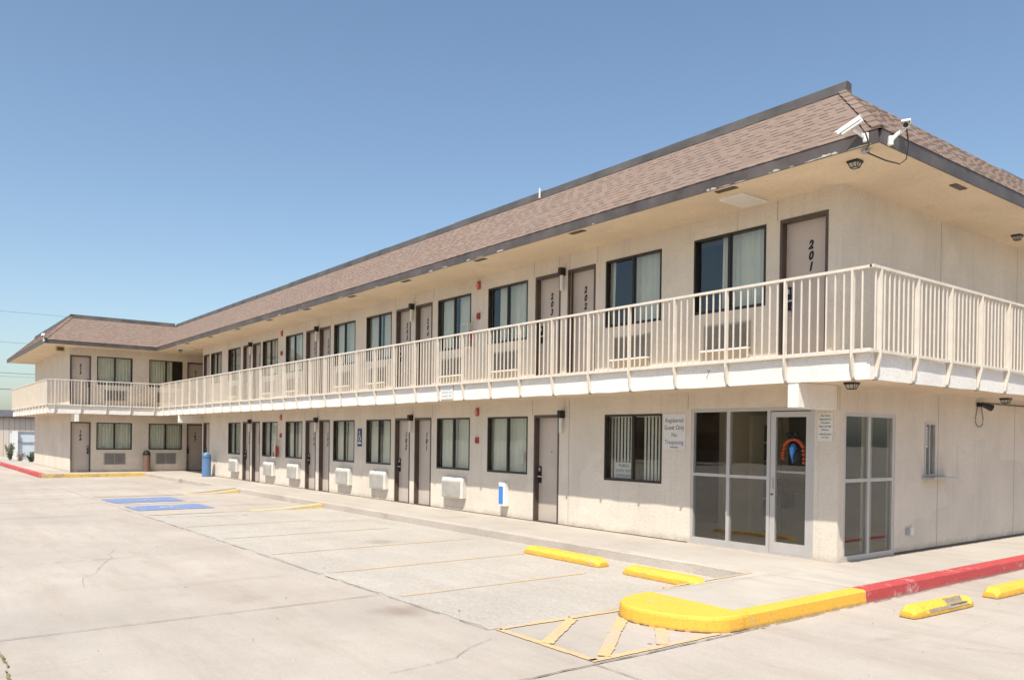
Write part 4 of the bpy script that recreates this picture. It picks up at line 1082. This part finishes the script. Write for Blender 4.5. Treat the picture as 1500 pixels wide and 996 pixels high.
stop((1.97, -2.0), (2.02, -.72), 'broken yellow wheel stop with a chipped side in front of the red curb', .2, .12, True)
stop((2.0, -.05), (2.03, 1.7), 'yellow wheel stop cut by the right edge of the photo', .2, .12)

# ------------------------------------------------------------------ background on the left
r = thing('metal_building', 'low tan metal sided building behind the far wing', 'building')
mb = MB(); mb.box((-70, -30, G), (-60, 6, 2.62)); mb.build('wall', M['tan'], r)
mb = MB(); mb.loft([[(-59.7, y, 2.62), (-59.7, y, 2.74), (-65, y, 3.3), (-70.3, y, 2.74), (-70.3, y, 2.62)] for y in (-30.3, 6.3)]); mb.build('roof', M['fascia'], r)
place_empty(r, (-65, -12, G))
r = thing('storage_shed', 'white and pale blue shed in front of the tan metal building', 'shed')
M['paleblue'] = simple('pale_blue_panel', (.55, .62, .68), .5, 0, .05)
mb = MB(); mb.box((-57, -3.9, G), (-55, 1.2, 1.62)); mb.build('wall', M['paleblue'], r)
mb = MB(); mb.box((-54.99, -3.98, G), (-54.8, -3.68, 1.74)); mb.build('corner_post', M['whitepaint'], r)
mb = MB(); mb.box((-57.1, -3.9, 1.62), (-54.95, 1.3, 1.72)); mb.box((-54.99, -3.67, .98), (-54.94, 1.2, 1.01)); mb.build('trim', M['galv'], r)
place_empty(r, (-56, -1, G))
def bush(x, y, h, w_, label, dry):
    r = thing('bush', label, 'bush'); rr = random.Random(int(h * 100)); z0_ = -.02
    mb = MB(); lf = MB()
    for k in range(14):
        a = rr.uniform(0, 6.28); tip = Vector((x + math.cos(a) * w_ * rr.random(), y + math.sin(a) * w_ * rr.random(), z0_ + h * rr.uniform(.6, 1.)))
        mid = Vector((x, y, z0_)).lerp(tip, .5) + Vector((0, 0, h * .1)); mb.tube([(x, y, z0_), mid, tip], [.012, .008, .003], 5)
        for q in range(70 if not dry else 22):
            t = rr.uniform(.15, 1); c = Vector((x, y, z0_)).lerp(tip, t) + Vector([rr.uniform(-.12, .12) * w_ * 2 for _ in range(3)])
            s = rr.uniform(.02, .05); u = Vector([rr.uniform(-1, 1) for _ in range(3)]).normalized(); v = u.orthogonal().normalized()
            lf.quad([c - u * s, c - v * s * .5, c + u * s, c + v * s * .5])
    mb.build('stems', M['drygrass'], r); lf.build('foliage', M['tree'] if not dry else M['drygrass'], r); place_empty(r, (x, y, z0_))
bush(-49.0, -4.72, 1.15, .3, 'upright green bush at the left edge behind the red curb', False)
bush(-48.0, -4.35, .6, .45, 'dry reddish low bush between the green bushes', True)
bush(-47.6, -3.85, .55, .42, 'low green bush nearest the far wing wall', False)
# overhead cables
def wire(a, b, label, rad=.035, sag=.6):
    a, b = Vector(a), Vector(b); mb = MB()
    mb.tube([a.lerp(b, i / 16) - Vector((0, 0, sag * 4 * (i / 16) * (1 - i / 16))) for i in range(17)], rad, 5); tag(mb.build('power_line', M['cable']), label, 'cable', 'overhead cables beyond the far wing')
wire((-90, -45, 14.4), (-90, 45, 14.4), 'highest thin overhead cable in the sky left of the wing roof', .012)
wire((-90, -45, 11.2), (-90, 45, 11.4), 'second overhead cable from the top left of the wing', .012)
wire((-90, -45, 8.5), (-90, 45, 7.9), 'thicker overhead cable level with the top of the balcony rail', .022)
wire((-90, -45, 8.0), (-90, 45, 7.7), 'thin overhead cable just below the thicker one', .012)
wire((-90, -45, 6.8), (-90, 45, 6.3), 'lowest overhead cable ending behind the balcony', .03)

# places across the lot, seen only as reflections in the glass
r = thing('neighbour_building', 'long brown building across the lot mirrored in the office glass', 'building')
mb = MB(); mb.box((-62, -58, G), (40, -48, 5.2)); mb.build('wall', simple('neighbour_wall', (.26, .20, .14), .9, 0, .2, .5), r)
mb = MB(); mb.box((-62.5, -58.5, 5.2), (40.5, -47.4, 5.9)); mb.build('roof', M['fascia'], r)
for k in range(12):
    mb = MB(); mb.box((-58 + k * 8, -47.99, .9), (-55.5 + k * 8, -47.95, 2.4)); mb.build('window', M['black'], r)
place_empty(r, (-10, -53, G))
r = thing('warehouse', 'grey green metal warehouse mirrored in the end window', 'building')
mb = MB(); mb.box((42, -40, G), (60, 60, 6.5)); mb.build('wall', simple('warehouse_wall', (.10, .14, .14), .7, 0, .3, .4), r)
mb = MB(); mb.box((41.8, -40.2, 6.5), (60.2, 60.2, 6.8)); mb.build('roof', M['galv'], r)
mb = MB(); mb.box((41.9, -40, G), (41.99, 60, 1.6)); mb.build('base_course', M['wood'], r)
place_empty(r, (50, 10, G))
def tree(x, y, h, label):
    r = thing('tree', label, 'tree', 'trees across the lot'); rr = random.Random(int(abs(x) * 7)); mb = MB()
    mb.tube([(x, y, G), (x + .1, y, h * .35), (x + .2, y + .1, h * .7)], [.28, .2, .08], 8)
    for k in range(6):
        a = k * 1.05; mb.tube([(x + .1, y, h * (.3 + .05 * k)), (x + math.cos(a) * h * .2, y + math.sin(a) * h * .2, h * (.5 + .06 * k))], [.1, .03], 6)
    mb.build('trunk', M['bark'], r); lf = MB()
    cl = [(rr.uniform(-.3, .3) * h, rr.uniform(-.3, .3) * h, rr.uniform(.42, .95) * h, rr.uniform(.1, .18) * h) for _ in range(20)]
    for cx, cy, cz, cr in cl:
        for q in range(170):
            d = Vector([rr.gauss(0, 1) for _ in range(3)]).normalized() * cr * rr.random() ** .4; c = Vector((x + cx, y + cy, cz)) + d; s = rr.uniform(.1, .22)
            u = Vector([rr.uniform(-1, 1) for _ in range(3)]).normalized(); v = u.orthogonal().normalized(); lf.quad([c - u * s, c - v * s * .6, c + u * s, c + v * s * .6])
    lf.build('crown', M['tree'], r); place_empty(r, (x, y, G))
for x, y, h, lb in ((-46, -42, 9, 'leftmost tree across the lot mirrored in the windows'), (-33, -41, 7.5, 'second tree from the left across the lot'), (-19, -43, 9.5, 'tallest tree across the lot'), (-6, -41, 7, 'smallest tree across the lot'), (9, -43, 8.5, 'rightmost tree across the lot')): tree(x, y, h, lb)

# ------------------------------------------------------------------ light, sky, camera
SUN = Vector((.36, -.503, 1.0)).normalized()
el = math.asin(SUN.z); az = math.atan2(SUN.x, SUN.y)      # azimuth clockwise from +Y
ld = bpy.data.lights.new('sun', 'SUN'); ld.energy = 4.6; ld.angle = math.radians(.53); ld.color = (1, .955, .87)
lo = bpy.data.objects.new('sun', ld); COL.objects.link(lo); lo.rotation_euler = SUN.to_track_quat('Z', 'Y').to_euler()
w = bpy.data.worlds.new('World'); sc.world = w; w.use_nodes = True; nt = w.node_tree
bg = nt.nodes['Background']; sky = nt.nodes.new('ShaderNodeTexSky'); sky.sky_type = 'NISHITA'; sky.sun_disc = False
sky.sun_elevation = el; sky.sun_rotation = az; sky.air_density = 1.0; sky.dust_density = 1.5; sky.ozone_density = 1.3; sky.altitude = 0
tn = nt.nodes.new('ShaderNodeMix'); tn.data_type = 'RGBA'; tn.blend_type = 'MULTIPLY'; tn.inputs[0].default_value = 1; tn.inputs[7].default_value = (.995, 1.03, 1.015, 1)
nt.links.new(sky.outputs[0], tn.inputs[6]); nt.links.new(tn.outputs[2], bg.inputs[0]); bg.inputs[1].default_value = .125
cam = bpy.data.cameras.new('camera'); co = bpy.data.objects.new('camera', cam); COL.objects.link(co); sc.camera = co
f, yaw, pitch, roll = 1188.35, .912315, -.00611752, .01285795
right = Vector((math.cos(yaw), math.sin(yaw), 0)); fwd = Vector((-math.sin(yaw), math.cos(yaw), 0)); up = Vector((0, 0, 1))
fw = fwd * math.cos(pitch) + up * math.sin(pitch); u = -fwd * math.sin(pitch) + up * math.cos(pitch)
r_ = right * math.cos(roll) + u * math.sin(roll); u_ = -right * math.sin(roll) + u * math.cos(roll)
mt = Matrix((r_, u_, -fw)).transposed().to_4x4(); mt.translation = Vector((6.14966, -10.5014, 1.68851)); co.matrix_world = mt
cam.sensor_width = 36; cam.lens = f / 1500 * 36; cam.shift_x = 0; cam.shift_y = .1005; cam.clip_start = .1; cam.clip_end = 2000
sc.view_settings.view_transform = 'Standard'; sc.view_settings.look = 'None'; sc.view_settings.gamma = 1; sc.view_settings.exposure = 0.40
sc.view_settings.use_curve_mapping = False
sc.render.resolution_x = 1024; sc.render.resolution_y = 679
sc.cycles.max_bounces = 8; sc.cycles.transparent_max_bounces = 12; sc.cycles.caustics_reflective = False
